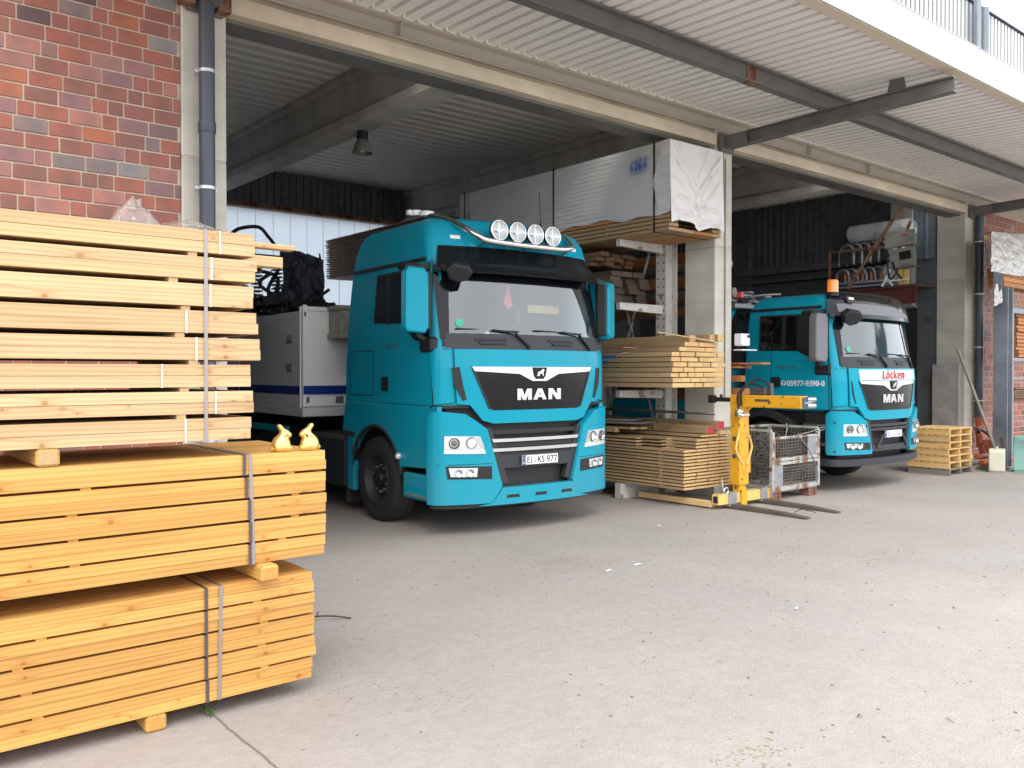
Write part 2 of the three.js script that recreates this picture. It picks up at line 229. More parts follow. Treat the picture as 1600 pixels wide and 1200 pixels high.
// grid surface f(i/nu, j/nv) -> V, smooth
function sheet(f, nu, nv, uvf) {
  const p = [], t = [], ix = [];
  for (let j = 0; j <= nv; j++) for (let i = 0; i <= nu; i++) { const q = f(i / nu, j / nv); p.push(q.x, q.y, q.z); const w = uvf ? uvf(i / nu, j / nv, q) : [i / nu, j / nv]; t.push(w[0], w[1]); }
  for (let j = 0; j < nv; j++) for (let i = 0; i < nu; i++) { const a = j * (nu + 1) + i; ix.push(a, a + 1, a + nu + 1, a + 1, a + nu + 2, a + nu + 1); }
  const g = new THREE.BufferGeometry(); g.setAttribute('position', new THREE.Float32BufferAttribute(p, 3)); g.setAttribute('uv', new THREE.Float32BufferAttribute(t, 2)); g.setIndex(ix); g.computeVertexNormals(); return g;
}
// profile in (s, t) swept along an axis: returns closed thin ribbon (corrugated sheets)
function corrugated(len, pitch, depth, run, flat, side, th = 0.0012) { // x = across the ribs (0..len), z = 0..run along the ribs, y = profile
  const prof = []; const n = Math.ceil(len / pitch);
  for (let i = 0; i < n; i++) { const x = i * pitch; prof.push([x, 0], [x + flat, 0], [x + flat + side, depth], [x + pitch - side, depth]); }
  prof.push([Math.min(len, n * pitch), 0]);
  const tr = []; for (let i = 0; i + 1 < prof.length; i++) { const a = prof[i], b = prof[i + 1], q = [V(a[0], a[1], 0), V(b[0], b[1], 0), V(b[0], b[1], run), V(a[0], a[1], run)], u = [[a[0], 0], [b[0], 0], [b[0], run], [a[0], run]]; tr.push([q[0], q[2], q[1], [u[0], u[2], u[1]]], [q[0], q[3], q[2], [u[0], u[3], u[2]]]); }
  return soup(tr);
}

// ---------------------------------------------------------------- scene bookkeeping
const used = {};
const numbered = (n) => { used[n] = (used[n] ?? -1) + 1; return used[n] ? n + '_' + String(used[n]).padStart(3, '0') : n; };
function tag(o, label, category, group) { o.userData = { ...o.userData, label, category }; if (group) o.userData.group = group; return o; }
function thing(name, label, category, pos = [0, 0, 0], turn = 0, group) { const o = new THREE.Group(); o.name = numbered(name); o.position.set(...pos); o.rotation.y = turn; scene.add(o); return tag(o, label, category, group); }
function part(name, geo, mat, parent, label) { const m = new THREE.Mesh(Array.isArray(geo) ? merge(geo) : geo, Array.isArray(mat) && !(geo.groups?.length) ? mat[0] : mat); m.name = name; m.castShadow = m.receiveShadow = true; parent.add(m); if (label) m.userData.label = label; return m; }
function solo(name, geo, mat, label, category, group, pos) { const m = part(name, geo, mat, scene); m.name = numbered(name); if (pos) m.position.set(...pos); return tag(m, label, category, group); }
function struct(name, geo, mat) { const m = part(name, geo, mat, scene); m.name = numbered(name); m.userData.kind = 'structure'; return m; }
const stuff = (m) => { m.userData.kind = 'stuff'; return m; };
function plank(parent, name, w, h, d, x, y, z, sets, rotY = 0, bev = 0.003) { const m = part(name, cbox(w, h, d, bev, Math.floor(rnd() * 8)), pick(sets), parent); m.position.set(x, y, z); m.rotation.y = rotY; return m; }
function canvasTex(w, h, draw) { const c = document.createElement('canvas'); c.width = w; c.height = h; draw(c.getContext('2d'), w, h); const t = new THREE.CanvasTexture(c); t.colorSpace = THREE.SRGBColorSpace; t.magFilter = THREE.LinearFilter; return t; }
const loader = new FontLoader(), fontBold = await loader.loadAsync('fonts/droid/droid_sans_bold.typeface.json'), fontReg = await loader.loadAsync('fonts/droid/droid_sans_regular.typeface.json');
function words(s, w, h, depth, font = fontBold, fat = 0) { const g = new TextGeometry(s, { font, size: 1, depth: 1, curveSegments: 5, bevelEnabled: fat > 0, bevelThickness: 0.02, bevelSize: fat, bevelSegments: 1 }); g.computeBoundingBox(); const b = g.boundingBox; g.translate(-(b.min.x + b.max.x) / 2, -(b.min.y + b.max.y) / 2, 0); g.scale(w / (b.max.x - b.min.x), h / (b.max.y - b.min.y), depth); g.computeVertexNormals(); return plain(g); }
// ---------------------------------------------------------------- ground
{
  const ax = []; const seg = [[-400, -60, 6], [-60, -14, 8], [-14, 26, 110], [26, 70, 8], [70, 420, 6]]; for (const [a, b, n] of seg) for (let i = 0; i < n; i++) ax.push(lerp(a, b, i / n)); ax.push(420);
  const az = []; for (const [a, b, n] of [[-420, -60, 6], [-60, -20, 6], [-20, 6, 80], [6, 40, 8], [40, 400, 6]]) for (let i = 0; i < n; i++) az.push(lerp(a, b, i / n)); az.push(400);
  const p = [], t = [], c = [], ix = [], W = ax.length;
  for (const z of az) for (const x of ax) {
    p.push(x, 0, z); t.push(x, -z);
    const n = fbm((x + 500) / 64, (z + 500) / 64, 16, 16, 301, 4), n2 = fbm((x + 500) / 64, (z + 500) / 64, 40, 40, 311, 4);
    let m = 1 + 0.22 * (n - 0.5) + 0.16 * (n2 - 0.5);
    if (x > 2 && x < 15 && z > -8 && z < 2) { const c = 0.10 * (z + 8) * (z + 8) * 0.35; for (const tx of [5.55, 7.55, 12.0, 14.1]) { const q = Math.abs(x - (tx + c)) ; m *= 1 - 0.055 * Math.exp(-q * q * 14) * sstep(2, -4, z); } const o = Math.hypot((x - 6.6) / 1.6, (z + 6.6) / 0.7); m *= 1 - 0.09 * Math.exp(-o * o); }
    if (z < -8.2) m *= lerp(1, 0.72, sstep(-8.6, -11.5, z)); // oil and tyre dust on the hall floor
    c.push(m, m * (1 - 0.02 * n2), m * (1 - 0.05 * n2));
  }
  for (let j = 0; j + 1 < az.length; j++) for (let i = 0; i + 1 < W; i++) { const a = j * W + i; ix.push(a, a + W, a + 1, a + 1, a + W, a + W + 1); }
  const g = new THREE.BufferGeometry(); g.setAttribute('position', new THREE.Float32BufferAttribute(p, 3)); g.setAttribute('uv', new THREE.Float32BufferAttribute(t, 2)); g.setAttribute('color', new THREE.Float32BufferAttribute(c, 3)); g.setIndex(ix); g.computeVertexNormals();
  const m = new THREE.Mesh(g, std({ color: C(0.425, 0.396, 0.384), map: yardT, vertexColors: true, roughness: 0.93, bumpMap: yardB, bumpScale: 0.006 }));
  m.name = 'ground'; m.receiveShadow = true; m.userData.kind = 'structure'; scene.add(m);
  // slab joint and hairline cracks
  const strip = (pts, w) => { const tr = []; for (let i = 0; i + 1 < pts.length; i++) { const a = pts[i], b = pts[i + 1], dx = b[0] - a[0], dz = b[1] - a[1], L = Math.hypot(dx, dz), nx = -dz / L * w / 2, nz = dx / L * w / 2, y = 0.004; tr.push([V(a[0] - nx, y, a[1] - nz), V(a[0] + nx, y, a[1] + nz), V(b[0] + nx, y, b[1] + nz)], [V(a[0] - nx, y, a[1] - nz), V(b[0] + nx, y, b[1] + nz), V(b[0] - nx, y, b[1] - nz)]); } return soup(tr); };
  const wob = (a, b, n, k) => Array.from({ length: n + 1 }, (_, i) => [lerp(a[0], b[0], i / n) + rr(-k, k), lerp(a[1], b[1], i / n) + rr(-k, k)]);
  struct('slab_joint', merge([strip(wob([1.66, -7.4], [1.67, -3.7], 60, 0.005), 0.010), strip(wob([1.67, -3.7], [1.95, -2.2], 26, 0.008), 0.005)]), std({ color: C(0.17, 0.15, 0.13), roughness: 1 }));
}

// ---------------------------------------------------------------- timber hall with canopy
const hall = thing('timber_hall', 'open grey timber hall with concrete columns and a ribbed white canopy over both truck bays', 'building');
const FZ = -7.73, BZ = -16.6, RX = 18.45, BEAM0 = 5.06, BEAM1 = 5.52;
{
  const col = (x0, x1, z0, z1, joint, label) => part('column', [bx(x0, x1, 0, joint - 0.004, z0, z1, 0.012), bx(x0 + 0.006, x1 - 0.006, joint - 0.006, joint + 0.006, z0 + 0.006, z1 - 0.006, 0.001), bx(x0, x1, joint + 0.004, BEAM0 + 0.24, z0, z1, 0.012)], M.conc, hall, label);
  col(2.625, 3.025, -8.27, FZ + 0.025, 3.70, 'concrete column beside the brick wall, behind the left drainpipe');
  col(10.2, 10.6, -8.28, FZ, 3.62, 'pale concrete column between the two truck bays');
  col(18.47, 18.87, -8.31, FZ, 3.72, 'concrete column with a rough block at its foot');
  part('column_guard', bx(18.40, 18.474, 0, 1.97, -8.37, -7.80, 0.02), M.aggregate, hall, 'rough grey aggregate slab against the foot of the column');
  // edge beam: cream concrete lintel with a chamfer, steel channel on top
  for (const [a, b] of [[3.03, 10.195], [10.605, 18.465]]) {
    const g = ext([[FZ + 0.03, BEAM0], [FZ + 0.03, 5.215], [FZ - 0.06, 5.30], [FZ - 0.40, 5.30], [FZ - 0.40, BEAM0]], b - a); g.applyMatrix4(new THREE.Matrix4().makeBasis(V(0, 0, 1), V(0, 1, 0), V(-1, 0, 0))); g.translate(b, 0, 0);
    part('lintel', g, M.cream, hall);
    part('lintel_angle', bx(a, b, BEAM0 - 0.035, BEAM0 - 0.002, FZ - 0.40, FZ - 0.10, 0.002), M.galv, hall);
  }
  part('edge_beam', [bx(1.0, 25, 5.305, 5.47, FZ - 0.09, FZ - 0.075, 0.001), bx(1.0, 25, 5.472, 5.50, FZ - 0.2, FZ + 0.03, 0.003), bx(1.0, 25, 5.302, 5.316, FZ - 0.074, FZ - 0.02, 0.001)], M.beige, hall, 'beige steel channel above the cream lintels');
  for (const x of [4.9, 12.7, 14.6]) part('beam_stiffener', bx(x, x + 0.012, 5.32, 5.468, FZ - 0.074, FZ + 0.0, 0.001), M.beige, hall);
  // canopy sheets, purlin, arms, fascia, parapet
  for (let k = 0; k < 4; k++) { const g = corrugated(6.04, 0.183, 0.115, 3.10, 0.118, 0.006); g.rotateX(Math.atan2(0.075, 3.0) * 1); g.translate(0.9 + k * 6.039, 5.503, FZ + 0.03); const m = part('canopy_sheet', g, M.deck, hall); m.position.y = k % 2 ? 0.0015 : 0; }
  const ib = (x0, x1, y0, y1, z, fw, tf = 0.012, tw = 0.01) => [bx(x0, x1, y0, y0 + tf, z - fw / 2, z + fw / 2, 0.002), bx(x0, x1, y1 - tf, y1, z - fw / 2, z + fw / 2, 0.002), bx(x0, x1, y0 + tf, y1 - tf, z - tw / 2, z + tw / 2, 0.001)];
  part('purlin', ib(1.0, 25, 5.225, 5.435, -6.12, 0.13), M.galv, hall, 'dark galvanised beam running under the canopy');
  part('drip_edge', bx(1, 25, 5.404, 5.414, -4.5795, -4.572, 0.001), M.galv, hall);
  part('sheet_closer', bx(1, 25, 5.502, 5.75, FZ - 0.06, FZ + 0.02, 0.002), M.beige, hall);
  for (const x of [8.75]) part('purlin_splice', [bx(x - .10, x + .10, 5.24, 5.42, -6.112, -6.104, .002), bx(x - .10, x + .10, 5.217, 5.224, -6.18, -6.06, .002)], M.rustBrown, hall);
  const arm = (x, dx) => {
    const g = [bx(-0.07, 0.07, 5.02, 5.034, -4.56, -7.62, 0.002), bx(-0.07, 0.07, 5.19, 5.204, -4.56, -7.62, 0.002), bx(-0.006, 0.006, 5.034, 5.19, -4.56, -7.62, 0.001), bx(-0.075, -0.06, 5.03, 5.2, -7.30, -7.66, 0.003), bx(-0.16, 0.16, 4.98, 5.24, -7.70, -7.655, 0.004)].map((q) => q.translate(0, -5.1, 7.66));
    const m = part('canopy_arm', g, M.galv, hall); m.position.set(x, 5.1, -7.66); m.rotation.order = 'YXZ'; m.rotation.y = dx; m.rotation.x = -0.033;
    const pl = ext([[-0.13, 5.205], [0.13, 5.205], [0.085, 5.40], [-0.085, 5.40]], 0.012, 0.001); pl.rotateY(Math.PI / 2); const p2 = part('hanger_plate', pl, M.galv, hall); p2.position.set(x + 0.17, 0.05, -5.25);
  };
  arm(10.38, 0.072); arm(18.72, 0.03); arm(2.82, 0.02);
  part('fascia_trim', [bx(1, 25, 5.40, 5.416, -4.735, -4.585, 0.002)], M.trim, hall, 'beige trim under the white fascia');
  for (let k = 0; k < 4; k++) part('fascia', [bx(1 + k * 6.0, 6.996 + k * 6.0, 5.412, 5.80, -4.60, -4.58, 0.004), bx(1 + k * 6, 6.996 + k * 6, 5.80, 5.812, -4.95, -4.575, 0.002)], M.whiteSheet, hall);
  part('parapet_back', bx(1, 25, 5.75, 6.82, -5.19, -5.165, .002), M.pipe, hall);
  for (let x = 6.9; x < 17; x += 0.118) part('parapet_slat', cbox(.070, 1.06, .02, .003), M.whiteRib, hall).position.set(x, 6.29, -5.12);
  stuff(part('parapet_slats', (() => { const l = []; for (let x = 1.05; x < 25; x += 0.118) if (x < 6.85 || x > 17.05) l.push(bx(x - .035, x + .035, 5.76, 6.82, -5.13, -5.11, .003)); return l; })(), M.whiteRib, hall));
  part('parapet_cap', bx(1, 25, 6.83, 6.85, -5.2, -5.08, 0.003), M.pipe, hall);
  part('parapet_post', [bx(12.2, 12.33, 5.8, 7.6, -5.03, -4.97, 0.01), rod(V(12.48, 5.81, -5.0), V(12.48, 6.75, -5.0), 0.06, 16)], M.blueSteel, hall, 'blue grey post in front of the white parapet');
  // hall interior
  part('main_roof', bx(0, 26, 6.28, 6.45, BZ - 0.6, FZ - 0.35, 0.01), M.concIn, hall);
  for (let k = 0; k < 3; k++) { const g = corrugated(8.5, 0.25, 0.05, 7.9, 0.15, 0.035); g.rotateY(Math.PI / 2); g.translate(2.7 + k * 5.3, 5.86, FZ - 0.38); g.scale(1, 1, 1); const m = part('ceiling_sheet', g, M.deckIn, hall); m.position.y = 0.004 * k; }
  const roofBeam = (x, label) => part('roof_beam', [bx(x - 0.08, x + 0.08, 5.30, 5.85, BZ, FZ - 0.41, 0.01), bx(x - 0.19, x + 0.19, 5.10, 5.24, BZ, FZ - 0.41, 0.012), (() => { const g = ext([[-0.19, 5.24], [0.19, 5.24], [0.08, 5.302], [-0.08, 5.302]], FZ - 0.41 - BZ); g.translate(x, 0, BZ); return g; })(), bx(x - 0.15, x + 0.15, 5.74, 5.852, BZ + 0.01, FZ - 0.42, 0.01)], M.concIn, hall, label);
  roofBeam(5.9); roofBeam(10.68); roofBeam(14.6);
  // back wall: dark ribbed band, rust red lintel, glazed band of translucent panels, dark wall below
  { const g = corrugated(16, 0.16, 0.03, 0.95, 0.125, 0.008); g.rotateX(-Math.PI / 2); g.translate(2.7, 5.1, BZ + 0.02); part('back_cladding', g, M.darkClad, hall); }
  part('back_wall', [bx(2.6, 10.9, 0, 3.0, BZ - 0.25, BZ - 0.02, 0.005), bx(10.9, 19, 0, 5.1, BZ - 0.25, BZ - 0.02, 0.005), bx(2.6, 19, 5.1, 6.3, BZ - 0.25, BZ - 0.03, 0.005)], M.darkClad, hall);
  part('window_lintel', bx(2.7, 10.9, 5.08, 5.16, BZ - 0.02, BZ + 0.12, 0.006), M.rustBrown, hall);
  for (let k = 0; k < 22; k++) part('translucent_panel', bx(2.65 + k * 0.375, 2.65 + k * 0.375 + 0.362, 3.0, 5.08, BZ - 0.12, BZ - 0.117, 0.0005), M.panelPoly, hall);
  for (let k = 0; k <= 22; k++) part('glazing_bar', bx(2.65 + k * 0.375 - 0.009, 2.65 + k * 0.375 - 0.001, 3.0, 5.08, BZ - 0.125, BZ - 0.112, 0.001), M.galvLight, hall);
  part('side_wall', bx(2.35, 2.6, 0, 6.3, BZ - 0.2, -8.3, 0.005), M.darkClad, hall);
  // right hand wall of the second bay: dark vertical ribs, ledge, dark door opening
  { const g = corrugated(8.3, 0.175, 0.03, 2.0, 0.125, 0.012); g.rotateX(-Math.PI / 2); g.rotateY(Math.PI / 2); g.translate(RX, 4.35, -8.31); part('side_cladding', g, M.darkClad, hall); }
  part('side_wall', [bx(RX + 0.06, RX + 0.3, 0, 6.3, BZ, -8.32, 0.005)], M.darkClad, hall);
  part('wall_ledge', [bx(RX - 0.22, RX + 0.05, 4.18, 4.34, -16, -9.6, 0.006), bx(RX - 0.20, RX + 0.04, 3.98, 4.02, -16, -10.3, 0.004)], M.darkClad, hall);
  part('wall_column', bx(RX - 0.12, RX + 0.05, 0, 5.9, -9.25, -8.75, 0.01), M.concIn, hall, 'grey concrete pier in the side wall above the mezzanine');
  part('wall_column', bx(RX - 0.12, RX + 0.05, 0, 5.9, -13.4, -12.85, 0.01), M.darkClad, hall);
  { const g = corrugated(0.44, 0.22, 0.03, 1.7, 0.15, 0.02); g.rotateX(-Math.PI / 2); g.rotateY(Math.PI / 2); g.translate(RX - 0.06, 4.2, -8.31); part('side_cladding', g, M.blueClad, hall, 'blue grey ribbed sheet beside the concrete pier'); }
}
// pale warehouse wall across the lane behind is left out: the glazing is translucent

// ---------------------------------------------------------------- brick walls
const brickCols = [[.34, .105, .055], [.30, .092, .06], [.275, .088, .066], [.235, .085, .062], [.33, .135, .11], [.29, .12, .105], [.20, .105, .10], [.20, .135, .13], [.225, .19, .185], [.115, .055, .058], [.40, .115, .04], [.245, .115, .115]];
const brickW = [5, 8, 9, 7, 6, 5, 1.6, 1.4, .9, .9, .5, 4], brickM = brickCols.map((c) => std({ color: C(c[0] * 1.3 + .015, c[1] * 1.3 + .012, c[2] * 1.28 + .010), map: brickT, roughness: 0.62 }));
const pickBrick = () => { let t = rnd() * brickW.reduce((a, b) => a + b); for (let i = 0; i < brickW.length; i++) if ((t -= brickW[i]) < 0) return i; return 1; };
function brickWall(label, x0, x1, y1, inView, dark) {
  const w = thing('brick_wall', label, 'wall');
  part('mortar', bx(x0, x1, 0, y1, FZ - 0.3, FZ - 0.011, 0.002), M.mortar, w);
  const rest = brickM.map(() => []);
  let row = 0;
  for (let y = 0.082; y + 0.11 < y1; y += 0.125, row++) {
    let x = x0 + 0.004 - ((row * 0.0838 + rr(-.012, .012)) % 0.25);
    while (x < x1 - 0.02) {
      const L = rnd() < 0.22 ? 0.110 : 0.235, a = Math.max(x, x0 + 0.003), b = Math.min(x + L, x1 - 0.003); x += L + 0.015;
      if (b - a < 0.03) continue;
      const k = pickBrick(), cx = (a + b) / 2, cy = y + 0.0565, zz = FZ - 0.035 + rr(-0.002, 0.002);
      if (inView(cx, cy)) { const m = part('brick', cbox(Math.round((b - a) * 500) / 500, 0.110, 0.07, 0.0035, Math.floor(rnd() * 4)), brickM[k], w); m.position.set(cx, cy, zz); m.rotation.z = rr(-0.002, 0.002); }
      else rest[k].push(plain(cbox(Math.round((b - a) * 500) / 500, 0.110, 0.07, 0.0035, 1).clone()).translate(cx, cy, zz));
    }
  }
  rest.forEach((l, k) => l.length && stuff(part('brickwork', l, brickM[k], w)));
}
brickWall('red and purple brick wall above the lumber stacks, left of the concrete column', -3.0, 2.622, 6.9, (x, y) => x > 0.95 && y > 2.75 && y < 5.3);
brickWall('red brick wall beyond the last concrete column, behind the tall grey rack post', 18.875, 26, 5.3, (x, y) => x < 20.5 && y > 0.15);

// ---------------------------------------------------------------- drainpipes
function drainpipe(x, z, y0, y1, r, label, clamps, cap) {
  const t = thing('drainpipe', label, 'drainpipe', [x, 0, z]);
  part('pipe', [cyl(r, r, y1 - y0, 28).translate(0, (y0 + y1) / 2, 0)], M.pipe, t);
  part('socket', [cyl(r * 1.12, r * 1.12, 0.09, 28).translate(0, y1 - 1.35, 0)], M.pipe, t);
  for (const y of clamps) part('clamp', [cyl(r + 0.005, r + 0.005, 0.028, 28).translate(0, y, 0), bx(-r - 0.03, r + 0.03, y - 0.012, y + 0.012, -0.03, -0.02, 0.001), bx(-r - 0.004, -r + 0.004, y - 0.006, y + 0.006, -0.14, 0, 0.001)], M.clampM, t);
  if (cap) part('wall_bracket', [bx(-0.2, 0.2, y1 - 0.25, y1 - 0.08, -0.12, -0.10, 0.004), bx(-0.22, -0.10, y1 - 0.3, y1 - 0.1, -0.1, 0.02, 0.004), bx(0.10, 0.22, y1 - 0.3, y1 - 0.1, -0.1, 0.02, 0.004)], M.rustBrown, t);
}
drainpipe(2.80, -7.58, 0.05, 5.3, 0.068, 'dark grey drainpipe on the concrete column right of the large brick wall', [1.2, 3.42, 4.44], true);
drainpipe(18.88, -7.62, 0.85, 5.2, 0.085, 'dark grey drainpipe on the far right column with an orange foot', [1.22, 2.32, 3.42, 4.5], false);
// ---------------------------------------------------------------- three lumber stacks on the left, in front of the brick wall
function lumberStack(o) {
  const t = thing('lumber_stack', o.label, 'lumber stack', [o.x1, o.y0, o.z], o.turn || 0);
  const L = o.len, n = o.layers, bh = o.bh || 0.0542, gap = (o.h - n * 2 * bh) / (n - 1), pitch = 2 * bh + gap, rows = o.rows, bw = o.depth / rows, inner = [];
  for (let k = 0; k < n; k++) {
    const shift = o.shift ? o.shift[k] : rr(-0.012, 0.012);
    for (let j = 0; j < 2; j++) for (let r = 0; r < rows; r++) {
      const y = k * pitch + (j + 0.5) * bh, front = r === 0, top = k === n - 1 && j === 1, w = bw - 0.004, dx = shift + rr(-0.008, 0.008), dz = front ? rr(-0.003, 0.003) : 0;
      if (front || top) { const m = plank(t, 'plank', L, bh - 0.0007, w, -L / 2 + dx, y, -(r + 0.5) * bw + dz, o.wood, rr(-0.0007, 0.0007), 0.0013); if (front && !top) m.rotation.z = rr(-0.0006, 0.0006); }
      else inner.push(plain(cbox(L, bh - 0.0006, w, 0.002, 1).clone()).translate(-L / 2 + dx, y, -(r + 0.5) * bw));
    }
    if (k < n - 1) for (const sx of o.spacers) { const m = plank(t, 'spacer_lath', 0.045, gap, o.depth * 0.97, sx + rr(-0.06, 0.06), k * pitch + 2 * bh + gap / 2, -o.depth / 2 + 0.006, o.wood, 0, 0.001); m.scale.y = 0.985; }
  }
  stuff(part('inner_planks', inner, o.wood[1][0], t));
  const H = o.h, d = 0.0035, strapGeo = (x, w, top) => [bx(x - w / 2, x + w / 2, -0.001, H + 0.002, d, d + 0.0012, 0.0003), bx(x - w / 2, x + w / 2, H + 0.001, H + 0.0025, -o.depth - d, d + 0.001, 0.0003), bx(x - w / 2, x + w / 2, 0, H, -o.depth - d - 0.001, -o.depth - d, 0.0003)];
  for (const [x, w, m, lean] of o.straps) { const s = part('strap', strapGeo(0, w), m, t); s.position.x = x; s.rotation.z = lean || 0; }
  // bands of the single bundles: short pieces round each pair of planks
  for (const [x0, m, w] of o.bands || []) for (let k = 0; k < n; k++) { const y = k * pitch, x = x0[k] ?? x0[0]; if (x > 0.5) continue; const s = part('bundle_band', [bx(-w / 2, w / 2, y - 0.001, y + 2 * bh + 0.001, 0.0052, 0.0062, 0.0002), bx(-w / 2, w / 2, y + 2 * bh, y + 2 * bh + 0.001, -o.depth, 0.0062, 0.0002)], m, t); s.position.x = x + rr(-0.004, 0.004); }
  return t;
}
const SZ = -4.44;
lumberStack({ label: 'bottom lumber stack of golden planks, resting on a wooden block on the ground', x1: 2.225, y0: 0.09, z: SZ, len: 4.2, h: 0.592, layers: 5, rows: 6, depth: 0.95, wood: M.goldWood, spacers: [-0.27, -1.4, -2.6, -3.8], straps: [[-0.535, 0.019, M.strapSteel, -0.02]], bands: [[[-0.60], M.strapDark, 0.017]], shift: [-0.008, 0.016, 0.008, 0.006, 0.006] });
lumberStack({ label: 'middle lumber stack of golden planks with two gold rabbits standing on its top', x1: 2.305, y0: 0.772, z: SZ, len: 4.3, h: 0.588, layers: 5, rows: 6, depth: 0.92, wood: M.goldWood, spacers: [-0.22, -1.3, -2.5, -3.8], straps: [[-0.425, 0.019, M.strapSteel, 0.03]], bands: [[[-0.445, -0.445, -0.45, -0.465, -0.475], M.strapDark, 0.018]], shift: [-0.004, 0.0, 0.0, 0.004, 0.0] });
{
  const t = lumberStack({ label: 'tall top lumber stack of pale planks with clear film and two protruding boards on top', x1: 1.895, y0: 1.448, z: SZ, len: 4.0, h: 1.085, bh: 0.0575, layers: 8, rows: 6, depth: 0.90, wood: M.paleWood, spacers: [-0.37, -1.5, -2.7, -3.7], straps: [[-0.268, 0.018, M.strapSteel, -0.003]], bands: [[[-0.375, -0.215, -0.49, -0.315, -0.37, -0.245, -0.235, -0.19], M.strapWhite, 0.009]], shift: [-0.025, -0.012, -0.02, 0.022, 0.012, -0.008, 0.008, 0.0] });
  const a = plank(t, 'plank', 1.7, 0.028, 0.075, -0.54, 1.085 + 0.016, -0.30, M.paleWood, 0, 0.004); a.position.set(-0.55, 1.072, -0.35); a.visible = true; a.scale.set(1, 1, 1);
  a.userData.label = 'thin batten sticking out beyond the end of the stack';
  const b = plank(t, 'plank', 1.2, 0.06, 0.09, -0.38, 0.985, -0.25, M.paleWood, 0, 0.004); b.userData.label = 'squared beam sticking out beyond the end of the stack';
  a.position.set(-0.51, 1.0705, -0.26); b.position.set(-0.35, 0.978, -0.24);
}
// bearers between the stacks
for (const [x, y, z, l, label] of [[1.375, 0, -4.445, 0.9, 'short wooden block on the ground under the bottom lumber stack'], [1.94, 0.683, -4.36, 1.0, 'golden square bearer jutting out between the bottom and middle lumber stacks'], [0.895, 1.361, -4.44, 0.9, 'chipboard coloured bearer between the middle and top lumber stacks, left side']]) {
  const m = part('bearer', cbox(0.1, 0.086, l, 0.012, 2), y > 1 ? [M.goldWood[3][0], M.paleWood[2][1]] : M.goldWood[1], scene); m.name = numbered('bearer'); m.position.set(x, y + 0.0445, z - l / 2); tag(m, label, 'wooden block');
}
// crumpled clear film on the top stack
function film(label, x, z, w, d, h, s) {
  const g = sheet((u, v) => { const a = (u - 0.5) * w, b = (v - 0.5) * d, e = Math.max(0, 1 - Math.pow(Math.hypot((u - 0.5) * 2, (v - 0.5) * 2), 2.2)); const n = fbm(u, v, 5, 5, s, 4), c = Math.abs(fbm(u, v, 4, 4, s + 9, 3) - 0.5) * 2; return V(a + 0.05 * (n - 0.5), 0.004 + e * h * (0.35 + 0.9 * n) * (1 - 0.55 * c), b + 0.05 * (c - 0.5)); }, 34, 30);
  solo('plastic_film', plain(g), M.film, label, 'plastic film', null, [x, 2.536, z]);
}
film('rounded crumple of clear plastic film on the pale lumber stack before the brick wall', 1.335, -4.62, 0.25, 0.26, 0.17, 401);
film('flat torn piece of clear plastic film on the pale lumber stack, beside the drainpipe', 1.61, -4.62, 0.42, 0.30, 0.085, 421);

// two rabbits in gold foil
function rabbit(label, x, z, turn, bow) {
  const t = thing('rabbit_figure', label, 'rabbit figure', [x, 1.3605, z], turn, 'gold foil rabbits on the middle lumber stack');
  const blobs = [[0, .034, -.014, .040, 1], [0, .055, -.006, .036, .9], [0, .075, .006, .028, .9], [0, .020, .020, .032, .8], [0, .050, .020, .024, .8], [0, .014, .042, .016, .8], [.020, .022, -.012, .026, .6], [-.020, .022, -.012, .026, .6], [0, .101, .016, .024, 1], [0, .094, .034, .0165, .9], [0, .090, .043, .012, .8], [.008, .118, .004, .013, .8], [-.008, .118, .004, .013, .8], [.009, .131, -.005, .0125, .8], [-.009, .131, -.005, .0125, .8], [.009, .142, -.013, .011, .8], [-.009, .142, -.013, .011, .8], [0, .018, -.052, .014, .7]];
  const geo = sheetField(blobs, 0.0038, [-.07, .0, -.085], [.07, .168, .08]);
  part('body', geo, M.gold, t);
  const ring = new THREE.TorusGeometry(0.0275, 0.0042, 8, 28); ring.rotateX(Math.PI / 2 - 0.5); ring.translate(0, 0.083, 0.010); part('collar_ribbon', plain(ring), M.ribbon, t);
  if (bow) for (const s of [-1, 1]) { const b = new THREE.SphereGeometry(0.010, 10, 8); b.scale(1.5, 0.8, 0.5); b.rotateZ(s * 0.5); b.translate(0.026, 0.078, 0.006 + s * 0.013); part('bow', plain(b), M.ribbon, t); }
  for (const s of [-1, 1]) part('eye', plain(new THREE.SphereGeometry(0.0032, 8, 6)).translate(s * 0.020, 0.104, 0.027), M.ribbon, t);
  return t;
}
